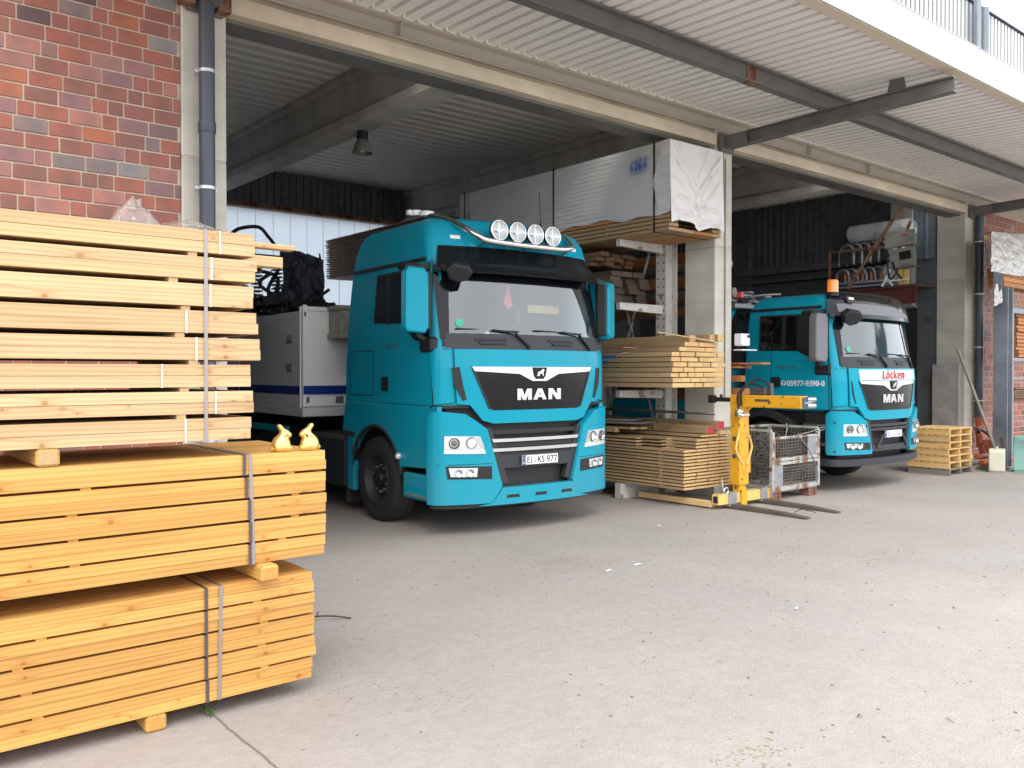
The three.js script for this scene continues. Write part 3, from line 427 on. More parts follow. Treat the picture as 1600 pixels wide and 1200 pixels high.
// iso-surface of smooth-joined spheres by marching tetrahedra
function sheetField(blobs, cell, lo, hi) {
  const n = [0, 1, 2].map((i) => Math.ceil((hi[i] - lo[i]) / cell)), val = (x, y, z) => { let s = 0; for (const [a, b, c, r, k] of blobs) { const q = ((x - a) ** 2 + (y - b) ** 2 + (z - c) ** 2) / (r * r); if (q < 4) s += k * Math.exp(-2.2 * (q - 1)); } return s - 0.9; };
  const W = n[0] + 1, H = n[1] + 1, f = new Float32Array(W * H * (n[2] + 1)), id = (i, j, k) => (k * H + j) * W + i, P = (i, j, k) => V(lo[0] + i * cell, lo[1] + j * cell, lo[2] + k * cell);
  for (let k = 0; k <= n[2]; k++) for (let j = 0; j < H; j++) for (let i = 0; i < W; i++) { const p = P(i, j, k); f[id(i, j, k)] = j === 0 ? -1 : val(p.x, p.y, p.z); }
  const tr = [], T = [[0, 5, 1, 6], [0, 1, 2, 6], [0, 2, 3, 6], [0, 3, 7, 6], [0, 7, 4, 6], [0, 4, 5, 6]], O = [[0, 0, 0], [1, 0, 0], [1, 1, 0], [0, 1, 0], [0, 0, 1], [1, 0, 1], [1, 1, 1], [0, 1, 1]];
  for (let k = 0; k < n[2]; k++) for (let j = 0; j < n[1]; j++) for (let i = 0; i < n[0]; i++) {
    const q = O.map((o) => [P(i + o[0], j + o[1], k + o[2]), f[id(i + o[0], j + o[1], k + o[2])]]); if (q.every((e) => e[1] < 0) || q.every((e) => e[1] >= 0)) continue;
    for (const t of T) { const a = t.map((e) => q[e]), ins = a.filter((e) => e[1] >= 0), out = a.filter((e) => e[1] < 0); if (!ins.length || !out.length) continue; const cut = (p, r) => p[0].clone().lerp(r[0], p[1] / (p[1] - r[1])); let ps; if (ins.length === 1) ps = [[cut(ins[0], out[0]), cut(ins[0], out[1]), cut(ins[0], out[2])]]; else if (ins.length === 3) ps = [[cut(ins[0], out[0]), cut(ins[1], out[0]), cut(ins[2], out[0])]]; else { const c = [cut(ins[0], out[0]), cut(ins[0], out[1]), cut(ins[1], out[1]), cut(ins[1], out[0])]; ps = [[c[0], c[1], c[2]], [c[0], c[2], c[3]]]; }
      for (const z of ps) { const nn = V().crossVectors(V().subVectors(z[1], z[0]), V().subVectors(z[2], z[0])), dir = V().subVectors(out[0][0], ins[0][0]); if (nn.dot(dir) < 0) z.reverse(); tr.push(z); } }
  }
  const g = soup(tr), p = g.attributes.position, nr = g.attributes.normal, e = cell * 0.4;
  for (let i = 0; i < p.count; i++) { const x = p.getX(i), y = p.getY(i), z = p.getZ(i), d = V(val(x - e, y, z) - val(x + e, y, z), val(x, y - e, z) - val(x, y + e, z), val(x, y, z - e) - val(x, y, z + e)).normalize(); nr.setXYZ(i, d.x, d.y, d.z); }
  return g;
}
rabbit('gold foil rabbit with a thin dark collar, left of the pair, facing right', 2.075, -4.51, 1.35, false);
rabbit('gold foil rabbit with a dark red bow, right of the pair, facing left', 2.235, -4.50, -1.75, true);
// ---------------------------------------------------------------- trucks
// cab surface: rows of [y, half width, z of the front at the middle, z of the rear]
function cabSurface(rows, curve = 0.22) {
  const at = (y) => { if (y <= rows[0][0]) return rows[0]; for (let i = 1; i < rows.length; i++) if (y <= rows[i][0]) { const t = (y - rows[i - 1][0]) / (rows[i][0] - rows[i - 1][0]); return rows[i].map((q, k) => lerp(rows[i - 1][k], q, t)); } return rows[rows.length - 1]; };
  const front = (x, W, zf) => zf - curve * Math.pow(Math.abs(x) / Math.max(W, 0.3), 2.6) * Math.min(1, W);
  function pt(u, y) { // u: sideways distance from the middle along the skin
    const [, W, zf, zr] = at(y), s = Math.sign(u) || 1, a = Math.abs(u), r = Math.min(0.11, W * 0.3);
    const sl = curve * 2.6 / Math.max(W, 0.3) * Math.pow(0.92, 1.6) * Math.min(1, W), a0 = Math.atan(sl), x1 = W - r * (1 - Math.sin(a0)), arc = r * (Math.PI / 2 - a0);
    if (a <= x1) { const z = front(a, W, zf), dz = (front(a + 1e-3, W, zf) - z) / 1e-3, nx = -dz * s, l = Math.hypot(nx, 1); return [V(s * a, y, z), V(nx / l, 0, 1 / l)]; }
    const z1 = front(x1, W, zf), cx = x1 - r * Math.sin(a0), cz = z1 - r * Math.cos(a0);
    if (a <= x1 + arc) { const q = a0 + (a - x1) / r; return [V(s * (cx + r * Math.sin(q)), y, cz + r * Math.cos(q)), V(s * Math.sin(q), 0, Math.cos(q))]; }
    return [V(s * W, y, Math.max(zr, cz - (a - x1 - arc))), V(s, 0, 0), x1 + arc + cz];
  }
  const F = (u, y, off = 0) => { const [p, n] = pt(u, y), e = 0.01, q = pt(u, y + e)[0], ty = V().subVectors(q, p).normalize(); const m = V(n.x, 0, n.z).addScaledVector(V(0, 1, 0), -(n.x * ty.x + n.z * ty.z) / Math.max(ty.y, 0.25)).normalize(); return p.addScaledVector(m, off); };
  const uSide = (z, y) => { const k = pt(9, y)[2]; return k - z; }; // u for a z on the side
  return { F, at, S: (sd) => (z, y, off = 0) => { const W = at(y)[1]; return V(sd * (W + off), y, z); }, uSide };
}
const dens = (L, n) => { const seg = []; let tot = 0; for (let i = 0; i + 1 < L.length; i++) { const l = Math.hypot(L[i + 1][0] - L[i][0], L[i + 1][1] - L[i][1]); seg.push(l); tot += l; } return { seg, tot }; };
// panel between two polylines (same number of points), laid on a surface map, with thickness
function patch(map, A, B, off = 0.01, th = 0.02, step = 0.05, nb = 8) {
  const pa = [], pb = []; for (let i = 0; i + 1 < A.length; i++) { const n = Math.max(1, Math.ceil(Math.max(Math.hypot(A[i + 1][0] - A[i][0], A[i + 1][1] - A[i][1]), Math.hypot(B[i + 1][0] - B[i][0], B[i + 1][1] - B[i][1])) / step)); for (let k = 0; k < n; k++) { const t = k / n; pa.push([lerp(A[i][0], A[i + 1][0], t), lerp(A[i][1], A[i + 1][1], t)]); pb.push([lerp(B[i][0], B[i + 1][0], t), lerp(B[i][1], B[i + 1][1], t)]); } }
  pa.push(A[A.length - 1]); pb.push(B[B.length - 1]);
  const N = pa.length - 1, get = (i, j, o) => map(lerp(pa[i][0], pb[i][0], j / nb), lerp(pa[i][1], pb[i][1], j / nb), o);
  const g = plain(sheet((u, v) => get(Math.round(u * N), Math.round(v * nb), off), N, nb, (u, v, q) => [q.x, q.y]));
  const tr = [], rim = []; for (let i = 0; i < N; i++) rim.push([i, 0]); for (let j = 0; j < nb; j++) rim.push([N, j]); for (let i = N; i > 0; i--) rim.push([i, nb]); for (let j = nb; j > 0; j--) rim.push([0, j]);
  const c0 = get(N >> 1, nb >> 1, off);
  for (let k = 0; k < rim.length; k++) { const a = rim[k], b = rim[(k + 1) % rim.length], p = get(...a, off), q = get(...b, off), r = get(...b, off - th), s = get(...a, off - th); const nn = V().crossVectors(V().subVectors(q, p), V().subVectors(r, p)), out = V().subVectors(p, c0); if (nn.dot(out) < 0) tr.push([p, r, q], [p, s, r]); else tr.push([p, q, r], [p, r, s]); }
  return merge([g, soup(tr)]);
}
const mir = (L) => L.map(([u, y]) => [-u, y]);
function wheelAt(parent, x, z, r, w, side, dual = false) {
  const g = new THREE.Group(); g.name = 'wheel'; g.position.set(x, r, z); g.rotation.z = side < 0 ? Math.PI / 2 : -Math.PI / 2; parent.add(g); // local +y is outward
  const h = w / 2;
  part('tyre', lathe([[r * 0.58, -h + .02], [r * 0.62, -h + .005], [r * 0.80, -h], [r * 0.93, -h + .012], [r * 0.985, -h + .045], [r, -h + .07], [r, -.055], [r - .014, -.052], [r - .014, -.042], [r, -.039], [r, .039], [r - .014, .042], [r - .014, .052], [r, .055], [r, h - .07], [r * .985, h - .045], [r * .93, h - .012], [r * .80, h], [r * .62, h - .005], [r * .58, h - .02]], 56), [M.rubber], g);
  part('rim', lathe([[r * .59, h - .02], [r * .60, h - .004], [r * .575, h - .002], [r * .555, h - .02], [r * .53, h - .10], [r * .42, h - .13], [r * .33, h - .10], [r * .30, h - .085], [r * .19, h - .085]], 44), M.greyPlastic, g);
  part('hub', lathe([[r * .2, h - .09], [r * .19, h - .03], [r * .16, h - .012], [0.001, h - .008]], 28), M.darkPlastic, g);
  const nuts = []; for (let i = 0; i < 10; i++) { const a = i / 10 * 2 * Math.PI; nuts.push(cyl(.017, .015, .035, 6).translate(Math.cos(a) * r * .31, h - .075, Math.sin(a) * r * .31)); }
  stuff(part('wheel_nuts', nuts, M.galvLight, g));
  part('tread_band', lathe([[r + .001, -h + .085], [r + .0015, -.06]], 56), M.tread, g); part('tread_band', lathe([[r + .001, -.037], [r + .0015, .037]], 56), M.tread, g); part('tread_band', lathe([[r + .001, .06], [r + .0015, h - .085]], 56), M.tread, g);
  return g;
}
function plateTex(left, right) {
  return canvasTex(512, 110, (c, w, h) => { c.fillStyle = '#eceeed'; c.fillRect(0, 0, w, h); c.fillStyle = '#1d3f9e'; c.fillRect(0, 0, 46, h); c.fillStyle = '#f2d540'; for (let i = 0; i < 12; i++) { const a = i / 12 * 6.2832; c.beginPath(); c.arc(23 + 13 * Math.cos(a), 34 + 13 * Math.sin(a), 2.4, 0, 7); c.fill(); } c.fillStyle = '#fff'; c.font = 'bold 30px sans-serif'; c.textAlign = 'center'; c.fillText('D', 23, 96);
    c.fillStyle = '#141414'; c.font = 'bold 104px sans-serif'; c.textAlign = 'left'; const fitText = (s, x, ww) => { c.save(); c.translate(x, 92); c.scale(ww / c.measureText(s).width, 1); c.fillText(s, 0, 0); c.restore(); }; fitText(left, 58, 96); fitText(right, 206, 292);
    c.fillStyle = '#b8b2a4'; c.beginPath(); c.arc(178, 40, 12, 0, 7); c.fill(); c.fillStyle = '#c14b45'; c.beginPath(); c.arc(178, 74, 12, 0, 7); c.fill(); c.strokeStyle = '#111'; c.lineWidth = 5; c.strokeRect(2.5, 2.5, w - 5, h - 5); });
}
function truck(P) {
  const t = thing(P.name, P.label, 'truck', P.pos, P.turn), { F, at, S, uSide } = cabSurface(P.rows), d = P.dy; // d: how much lower the cab sits
  const teal = M.teal, cap = (y, z) => uSide(z, y);
  // --- cab shell with openings for the windscreen
  {
    const us = []; for (let i = 0; i <= 44; i++) us.push(i / 44 * 1.06); for (let i = 1; i <= 16; i++) us.push(1.06 + i / 16 * 0.34); for (let i = 1; i <= 6; i++) us.push(1.40 + i / 6 * 2.6);
    const all = [...us.slice(1).reverse().map((x) => -x), ...us]; const ys = [], hole = P.hole;
    for (let i = 0; i + 1 < P.rows.length; i++) { const n = Math.max(1, Math.ceil((P.rows[i + 1][0] - P.rows[i][0]) / 0.12)); for (let k = 0; k < n; k++) ys.push(lerp(P.rows[i][0], P.rows[i + 1][0], k / n)); } ys.push(P.rows[P.rows.length - 1][0]);
    const pos = [], ix = [], W = all.length; for (const y of ys) for (const u of all) { const p = F(u, y, 0), W0 = at(y)[1]; pos.push(p.x, p.y + (y > P.rows[P.rows.length - 4][0] ? 0 : 0), p.z); }
    for (let j = 0; j + 1 < ys.length; j++) for (let i = 0; i + 1 < W; i++) { const um = Math.abs(all[i] + all[i + 1]) / 2, ym = (ys[j] + ys[j + 1]) / 2; if (um < hole[0] && ym > hole[1] && ym < hole[2]) continue; const a = j * W + i; ix.push(a, a + 1, a + W, a + 1, a + W + 1, a + W); }
    const g = new THREE.BufferGeometry(); g.setAttribute('position', new THREE.Float32BufferAttribute(pos, 3)); g.setAttribute('uv', new THREE.Float32BufferAttribute(pos.reduce((a, _, i) => (i % 3 === 0 ? (a.push(pos[i] + 1.7 * pos[i + 2], pos[i + 1]), a) : a), []), 2)); g.setIndex(ix); g.computeVertexNormals();
    const zr = at(P.rows[0][0])[3], back = []; for (let j = 0; j + 1 < ys.length; j++) { const a = at(ys[j]), b = at(ys[j + 1]); back.push([V(-a[1], ys[j], a[3]), V(b[1], ys[j + 1], b[3]), V(a[1], ys[j], a[3])], [V(-a[1], ys[j], a[3]), V(-b[1], ys[j + 1], b[3]), V(b[1], ys[j + 1], b[3])]); }
    part('cab', [plain(g), soup(back), bx(-1.15, 1.15, P.rows[0][0] - 0.03, P.rows[0][0] + 0.02, zr + 0.02, -0.45, 0.01)], teal, t);
  }
  // --- windscreen, frame, cowl, wipers
  const w0 = P.ws[0], w1 = P.ws[1], wT = P.ws[2], e0 = cap(w0, -0.36), eT = 1.06;
  const gl = patch(F, [[-1.09, w0 + .06], [-1.05, w0 + .04], [1.05, w0 + .04], [1.09, w0 + .06]], [[-1.03, w1 - .16], [-.93, w1], [.93, w1], [1.03, w1 - .16]], 0.004, 0.004, 0.06, 10);
  part('windscreen', gl, M.glass, t);
  const ring = (A, B, off, th) => patch(F, A, B, off, th, 0.05, 3);
  part('windscreen_border', [ring([[-1.13, w0 - .1], [-1.12, w1 - .1], [-1.05, w1 + .01]], [[-1.06, w0 - .1], [-1.005, w1 - .16], [-.91, w1 - .01]], 0.007, 0.012), ring([[1.13, w0 - .1], [1.12, w1 - .1], [1.05, w1 + .01]], [[1.06, w0 - .1], [1.005, w1 - .16], [.91, w1 - .01]], 0.007, 0.012), ring([[-1.06, w1 - .012], [1.06, w1 - .012]], [[-1.04, wT], [1.04, wT]], 0.006, 0.012)], M.gloss, t);
  part('cowl', patch(F, [[-1.10, w0 - .125], [1.10, w0 - .125]], [[-1.11, w0 + .045], [1.11, w0 + .045]], 0.010, 0.02, 0.06, 3), M.greyPlastic, t);
  for (const x0 of [-0.12, 0.86]) {
    const a = F(x0 + .02, w0 - .10, .03), b = F(x0 - .17, w0 + .06, .04), c = F(x0 - .86, w0 + .095, .024), w = part('wiper', [beamAB(a, b, .034, .022), beamAB(b, F(x0 - .45, w0 + .085, .035), .022, .016), beamAB(F(x0 - .1, w0 + .075, .022), c, .016, .014), rod(F(x0 + .02, w0 - .105, .0), a, .03, 12)], M.black, t);
    part('washer_jet', [patch(F, [[x0 - .66, w0 - .03], [x0 - .28, w0 - .03]], [[x0 - .66, w0 - .005], [x0 - .28, w0 - .005]], .022, .02, .1, 1), patch(F, [[x0 - .60, w0 - .075], [x0 - .30, w0 - .075]], [[x0 - .62, w0 - .045], [x0 - .28, w0 - .045]], .026, .02, .1, 1)], M.black, t);
  }
  // --- interior seen through the glass
  part('dashboard', [bx(-1.05, 1.05, w0 - .5, w0 - .02, -.95, -.42, .04), bx(-1.0, 1.0, w0 - .6, w0 - .5, -2.0, -.5, .02)], M.seat, t);
  for (const x of [-.58, .58]) part('seat', [bx(x - .26, x + .26, w0 - .15, w0 + .55, -1.5, -1.36, .06), bx(x - .16, x + .16, w0 + .56, w0 + .76, -1.49, -1.39, .05)], M.seat, t);
  { const s = new THREE.TorusGeometry(.22, .018, 8, 30); s.rotateX(-.7); s.translate(.58, w0 + .06, -.72); part('steering_wheel', plain(s), M.black, t); }
  part('cab_rear_wall', bx(-1.12, 1.12, w0 - .6, wT + .1, P.rearIn - .02, P.rearIn, .005), M.seat, t);
  part('windscreen_sticker', [ (() => { const p = F(-.93, w0 + .16, .0115), g = cyl(.045, .045, .003, 24); g.rotateX(Math.PI / 2 - .2); g.rotateY(-.28); g.translate(p.x, p.y, p.z); return g; })() ], M.green, t);
  if (P.pennant) {
    const fl = ext([[0, 0.17], [.085, -.09], [0, -.13], [-.085, -.06]], .004); const f = part('pennant', fl, M.redFlag, t, 'small red pennant hanging inside the windscreen'); f.position.set(-.05, w0 + .50, -.48); f.rotation.y = .3;
    part('rear_view_device', [bx(.05, .11, w0 + .20, w0 + .38, -.47, -.45, .006)], M.black, t);
    part('dash_ornament', [bx(-.60, -.25, w0 + .0, w0 + .03, -.50, -.44, .008), plain(new THREE.SphereGeometry(.035, 10, 8)).translate(-.36, w0 + .06, -.47)], M.offWhite, t);
    part('paper_sign', bx(.45, .95, w0 + .36, w0 + .46, -.75, -.742, .002), M.yellowPale, t);
  } else { part('dash_ornament', [bx(-.55, -.40, w0, w0 + .12, -.52, -.46, .02), bx(-.1, .0, w0, w0 + .1, -.52, -.47, .02)], M.greyPlastic, t); }
  // --- front apron with the grille
  const gT = P.grille[0], gB = P.grille[1];
  part('front_panel', [patch(F, [[-.60, gB - .145], [-.72, gB - .11], [-.86, gB + .06], [-1.0, gB + .075]], [[.60, gB - .145], [.72, gB - .11], [.86, gB + .06], [1.0, gB + .075]], .045, .06, .05, 26), patch(F, [[-1.0, gB + .075], [-1.02, gT], [-1.02, w0 - .13]], [[1.0, gB + .075], [1.02, gT], [1.02, w0 - .13]], .045, .05, .06, 26)], teal, t);
  part('grille_panel', patch(F, [[-.835, gT], [-.80, gT - .1], [-.645, gB + .03], [-.60, gB]], [[.835, gT], [.80, gT - .1], [.645, gB + .03], [.60, gB]], .050, .02, .05, 26), M.gloss, t);
  for (const s of [-1, 1]) part('grille_frame', patch(F, [[s * .85, gT + .005], [s * .655, gB + .015]], [[s * .825, gT + .005], [s * .63, gB + .015]], .056, .02, .06, 2), M.darkPlastic, t);
  const ch = part('chrome_strip', patch(F, [[-.845, gT + .012], [-.25, gT + .012], [-.13, gT + .012], [.13, gT + .012], [.25, gT + .012], [.845, gT + .012]], [[-.815, gT - .035], [-.28, gT - .065], [-.10, gT - .145], [.10, gT - .145], [.28, gT - .065], [.815, gT - .035]], .062, .025, .05, 5), M.chrome, t);
  const onF = (m, x, y, off) => { const p = F(x, y, off), q = F(x + .02, y, off), r = F(x, y + .02, off); m.matrixAutoUpdate = true; const ex = V().subVectors(q, p).normalize(), ez = V().crossVectors(ex, V().subVectors(r, p)).normalize(), ey = V().crossVectors(ez, ex); m.quaternion.setFromRotationMatrix(new THREE.Matrix4().makeBasis(ex, ey, ez)); m.position.copy(p); return m; };
  const sh = ext([[-.095, .06], [.095, .06], [.075, -.03], [.045, -.065], [-.045, -.065], [-.075, -.03]], .012, .003); onF(part('emblem', sh, M.gloss, t), 0, gT - .055, .062);
  const beast = ext([[-.055, -.035], [-.04, -.01], [-.045, .01], [-.02, .012], [.01, .028], [.03, .045], [.052, .035], [.045, .02], [.035, .008], [.04, -.03], [.03, -.036], [.022, -.005], [-.01, -.008], [-.022, -.036]], .006, .001); onF(part('emblem_animal', beast, M.chrome, t), 0, gT - .055, .078);
  { const L = ['M', 'A', 'N'], xs = [-.215, 0, .215]; L.forEach((c, i) => onF(part('letter', words(c, c === 'M' ? .20 : .19, .125, .016, fontBold, .045), M.chrome, t), xs[i], P.man, .052)); }
  // --- side air intakes beside the apron
  for (const s of [-1, 1]) {
    part('air_deflector', patch(F, [[s * 1.03, gB + .09], [s * 1.04, gT + .02], [s * 1.05, w0 - .12]], [[s * (P.wide ? 1.22 : 1.24), gB + .07], [s * 1.26, gT + .02], [s * 1.26, w0 - .12]], .028, .035, .05, 6), teal, t);
    part('air_slot', patch(F, [[s * .975, gT + .01], [s * .94, gT - .18], [s * .90, gB + .12]], [[s * P.slot[0], gT + .0], [s * P.slot[1], gT - .19], [s * P.slot[2], gB + .11]], .052, .02, .05, 3), M.black, t);
  }
  // --- lower front: dark grille, bumper corners, lamps
  const bT = P.bump[0], bB = P.bump[1], sc = (y) => lerp(bB, bT, (y - .36) / (1.375 - .36));
  part('lower_grille', patch(F, [[-1.10, sc(.42)], [-1.10, sc(1.40)]], [[1.10, sc(.42)], [1.10, sc(1.40)]], -.06, .04, .08, 20), M.black, t);
  const shape = P.kind === 'road' ? { A: [[.62, .37], [.50, .55], [.68, 1.18], [.80, 1.27], [.92, 1.35], [1.13, 1.375]], B: [[1.27, .37], [1.285, .55], [1.285, 1.15], [1.28, 1.25], [1.27, 1.30], [1.22, 1.375]] } : { A: [[.60, .37], [.58, .44], [.70, 1.12], [.80, 1.22], [.95, 1.36], [1.13, 1.375]], B: [[1.30, .37], [1.32, .44], [1.32, 1.12], [1.32, 1.22], [1.31, 1.3], [1.26, 1.375]] };
  for (const s of [-1, 1]) {
    const q = (L) => L.map(([u, y]) => [s * u, sc(y)]), b = part('bumper_corner', patch(F, q(shape.A), q(shape.B), .07, .10, .05, 16), teal, t);
    const hy = P.head, hl = part('headlight', patch(F, [[s * .70, hy[0]], [s * .775, hy[1]]], [[s * 1.135, hy[0] + .01], [s * 1.13, hy[1] + .01]], .076, .04, .05, 8), M.reflector, t);
    for (const [x, y, r, kind] of [[.855, .64, .060, 0], [1.035, .64, .056, 1]]) { const c = lathe([[r, .016], [r * .9, .0], [r * .55, -.022], [.001, -.030]], 24); c.rotateX(Math.PI / 2); onF(part('reflector_bowl', c, M.chrome, hl), s * x, lerp(hy[0], hy[1], y), .084); const rg = new THREE.TorusGeometry(r, .004, 8, 26); onF(part('lamp_ring', plain(rg), M.greyPlastic, hl), s * x, lerp(hy[0], hy[1], y), .090); if (kind) { const bl = new THREE.SphereGeometry(r * .62, 16, 12); bl.scale(1, 1, .5); onF(part('projector', plain(bl), M.mirrorGrey, hl), s * x, lerp(hy[0], hy[1], y), .084); } }
    part('lamp_bezel', patch(F, [[s * .715, lerp(hy[0], hy[1], .36)], [s * .76, lerp(hy[0], hy[1], .97)]], [[s * .765, lerp(hy[0], hy[1], .36)], [s * .80, lerp(hy[0], hy[1], .97)]], .080, .01, .05, 2), M.satin, hl);
    part('lamp_divider', [patch(F, [[s * .73, lerp(hy[0], hy[1], .30)], [s * 1.13, lerp(hy[0], hy[1], .30)]], [[s * .73, lerp(hy[0], hy[1], .34)], [s * 1.13, lerp(hy[0], hy[1], .34)]], .082, .01, .1, 1)], M.satin, hl);
    part('lamp_glass', patch(F, [[s * .695, hy[0] - .005], [s * .77, hy[1] + .005]], [[s * 1.14, hy[0] + .005], [s * 1.135, hy[1] + .015]], .098, .02, .05, 8), M.lens, hl);
    const fy = P.fog; part('fog_lamp_recess', patch(F, [[s * .625, fy[0] - .02], [s * .63, fy[1]]], [[s * 1.10, fy[0] - .005], [s * 1.12, fy[1] + .015]], P.kind === 'road' ? .0735 : .071, .02, .05, 6), M.black, t);
    const fg = part('fog_lamp', patch(F, [[s * .80, fy[0] + .012], [s * .79, fy[1] - .012]], [[s * 1.07, fy[0] + .02], [s * 1.09, fy[1] - .004]], .077, .02, .05, 6), M.reflector, t); for (const x of [.87, .99]) { const c = lathe([[.042, .014], [.034, 0], [.001, -.012]], 20); c.rotateX(Math.PI / 2); onF(part('reflector_bowl', c, M.chrome, fg), s * x, (fy[0] + fy[1]) / 2, .084); }
    part('lamp_glass', patch(F, [[s * .795, fy[0] + .008], [s * .785, fy[1] - .008]], [[s * 1.075, fy[0] + .016], [s * 1.095, fy[1]]], .094, .01, .05, 6), M.lens, fg);
  }
  if (P.kind === 'road') {
    for (const s of [-1, 1]) part('grille_surround', patch(F, [[s * .50, sc(.56)], [s * .69, sc(1.19)]], [[s * .40, sc(.58)], [s * .62, sc(1.19)]], .03, .06, .06, 3), M.greyPlastic, t);
    for (const y of [.945, 1.05]) part('chrome_bar', patch(F, [[-.60, y - .018], [.60, y - .018]], [[-.62, y + .018], [.62, y + .018]], .05, .03, .06, 3), M.satin, t);
    for (const [y, h] of [[1.14, .05], [.995, .05], [.90, .03]]) part('grille_slat', patch(F, [[-.62, y - h / 2], [.62, y - h / 2]], [[-.62, y + h / 2], [.62, y + h / 2]], .02, .03, .08, 2), M.darkPlastic, t);
    part('plate_carrier', patch(F, [[-.56, .74], [.56, .74]], [[-.58, .885], [.58, .885]], .03, .05, .08, 3), M.greyPlastic, t);
    part('skirt', patch(F, [[-.78, .345], [-.62, .37], [-.50, .53]], [[.78, .345], [.62, .37], [.50, .53]], .085, .10, .04, 22), teal, t);
    for (const x of [-.36, .02, .40]) part('skirt_notch', patch(F, [[x - .10, .415], [x + .07, .415]], [[x - .09, .45], [x + .06, .45]], .0875, .01, .1, 2), M.darkPlastic, t);
    part('lower_lip', patch(F, [[-1.25, .325], [1.25, .325]], [[-1.25, .365], [1.25, .365]], .045, .10, .06, 2), M.black, t);
  } else {
    for (const y of [.93, 1.02]) part('grille_slat', patch(F, [[-.62, sc(y) - .02], [.62, sc(y) - .02]], [[-.63, sc(y) + .02], [.63, sc(y) + .02]], .03, .05, .08, 2), M.greyPlastic, t);
    part('grille_slat', patch(F, [[-.64, sc(1.16)], [.64, sc(1.16)]], [[-.64, sc(1.30)], [.64, sc(1.30)]], -.01, .04, .08, 2), M.greyPlastic, t);
    for (const s of [-1, 1]) part('grille_surround', patch(F, [[s * .60, sc(.48)], [s * .72, sc(1.25)]], [[s * .50, sc(.48)], [s * .60, sc(1.25)]], .03, .06, .06, 3), M.greyPlastic, t);
    part('tow_frame', [beamAB(F(-.46, sc(.50), .05), F(-.30, sc(.78), .05), .045, .04), beamAB(F(-.30, sc(.78), .05), F(.30, sc(.78), .05), .045, .04), beamAB(F(.46, sc(.50), .05), F(.30, sc(.78), .05), .045, .04), patch(F, [[-.58, sc(.42)], [.58, sc(.42)]], [[-.56, sc(.56)], [.56, sc(.56)]], .05, .08, .06, 3)], M.greyPlastic, t);
    part('steel_bumper', patch(F, [[-1.42, .40], [1.42, .40]], [[-1.42, .505], [1.42, .505]], .07, .14, .06, 4), M.greyPlastic, t);
    part('front_sign', patch(F, [[-.83, gT + .025], [.83, gT + .025]], [[-.84, gT + .17], [.84, gT + .17]], .058, .014, .05, 3), M.white, t, 'white name board with red lettering above the grille');
    { const s = 'Löcken', ws = words(s, .68, .135, .006); const q = onF(part('sign_lettering', ws, M.red, t), 0.02, gT + .098, .059); q.rotateX(0); q.geometry.applyMatrix4(new THREE.Matrix4().set(1, .18, 0, 0, 0, 1, 0, 0, 0, 0, 1, 0, 0, 0, 0, 1)); }
  }
  { const pl = onF(part('number_plate', plain(new THREE.BoxGeometry(.52, .112, .008)), [std({ color: 0xffffff, roughness: .4 })], t), 0.01, P.plate, .062); const tex = plateTex(...P.plateText), fc = part('plate_face', plain(new THREE.PlaneGeometry(.518, .11)), std({ map: tex, roughness: .35 }), pl); fc.position.z = .0052; }
  // --- shut lines on the corners and along the lower edge of the cab
  for (const s of [-1, 1]) {
    const yb = P.rows[0][0]; part('shut_line', patch(F, [[s * 1.262, yb + .02], [s * 1.262, w0 - .06], [s * 1.255, P.stripe]], [[s * 1.270, yb + .02], [s * 1.270, w0 - .06], [s * 1.263, P.stripe]], .004, .004, .1, 1), M.black, t);
    part('shut_line', patch(F, [[s * 1.06, w0 - .135], [s * 1.262, w0 - .135]], [[s * 1.06, w0 - .127], [s * 1.262, w0 - .127]], .030, .006, .1, 1), M.black, t);
    part('lower_gap', patch(F, [[s * .86, yb - .02], [s * 1.30, yb - .02]], [[s * .86, yb + .012], [s * 1.30, yb + .012]], .012, .02, .1, 2), M.black, t);
    part('door_crease', patch(S(s), [[P.door[0] + .02, yb + .30], [P.door[1] - .02, yb + .30]], [[P.door[0] + .02, yb + .316], [P.door[1] - .02, yb + .316]], .014, .006, .3, 2), M.teal, t);
  }
  // --- sides: doors, windows, panel lines, handles, stripe
  for (const s of [-1, 1]) {
    const Q = S(s), y0 = P.rows[0][0] + .01, yT = P.stripe - .025, r0 = P.door[0], r1 = P.door[1];
    const door = part('door', patch(Q, [[r0, y0], [r0, yT]], [[r1, y0], [r1 - .03, yT]], .010, .012, .3, 2), teal, t);
    part('door_gap', [patch(Q, [[r0 - .014, y0], [r0 - .014, yT]], [[r0 + .004, y0], [r0 + .004, yT]], .003, .004, .4, 1), patch(Q, [[r1 - .004, y0], [r1 - .034, yT]], [[r1 + .014, y0], [r1 - .016, yT]], .003, .004, .4, 1), patch(Q, [[r0 - .014, y0 - .004], [r1 + .014, y0 - .004]], [[r0 - .014, y0 + .006], [r1 + .014, y0 + .006]], .004, .004, .4, 1)], M.black, t);
    part('side_window', patch(Q, P.win.T, P.win.B, .016, .01, .08, 6), M.darkGlass, t);
    part('window_frame', [patch(Q, P.win.T.map(([z, y]) => [z, y]), P.win.T.map(([z, y]) => [z, y - .03]), .020, .008, .2, 1), patch(Q, [[P.win.mid - .02, P.win.T[0][1]], [P.win.mid - .02, P.win.B[1][1]]], [[P.win.mid + .05, P.win.T[0][1]], [P.win.mid + .05, P.win.B[1][1]]], .021, .008, .2, 1), patch(Q, [[P.win.T[0][0] - .01, P.win.T[0][1]], [P.win.B[0][0] - .01, P.win.B[0][1]]], [[P.win.T[0][0] + .02, P.win.T[0][1]], [P.win.B[0][0] + .02, P.win.B[0][1]]], .020, .008, .2, 1)], M.black, t);
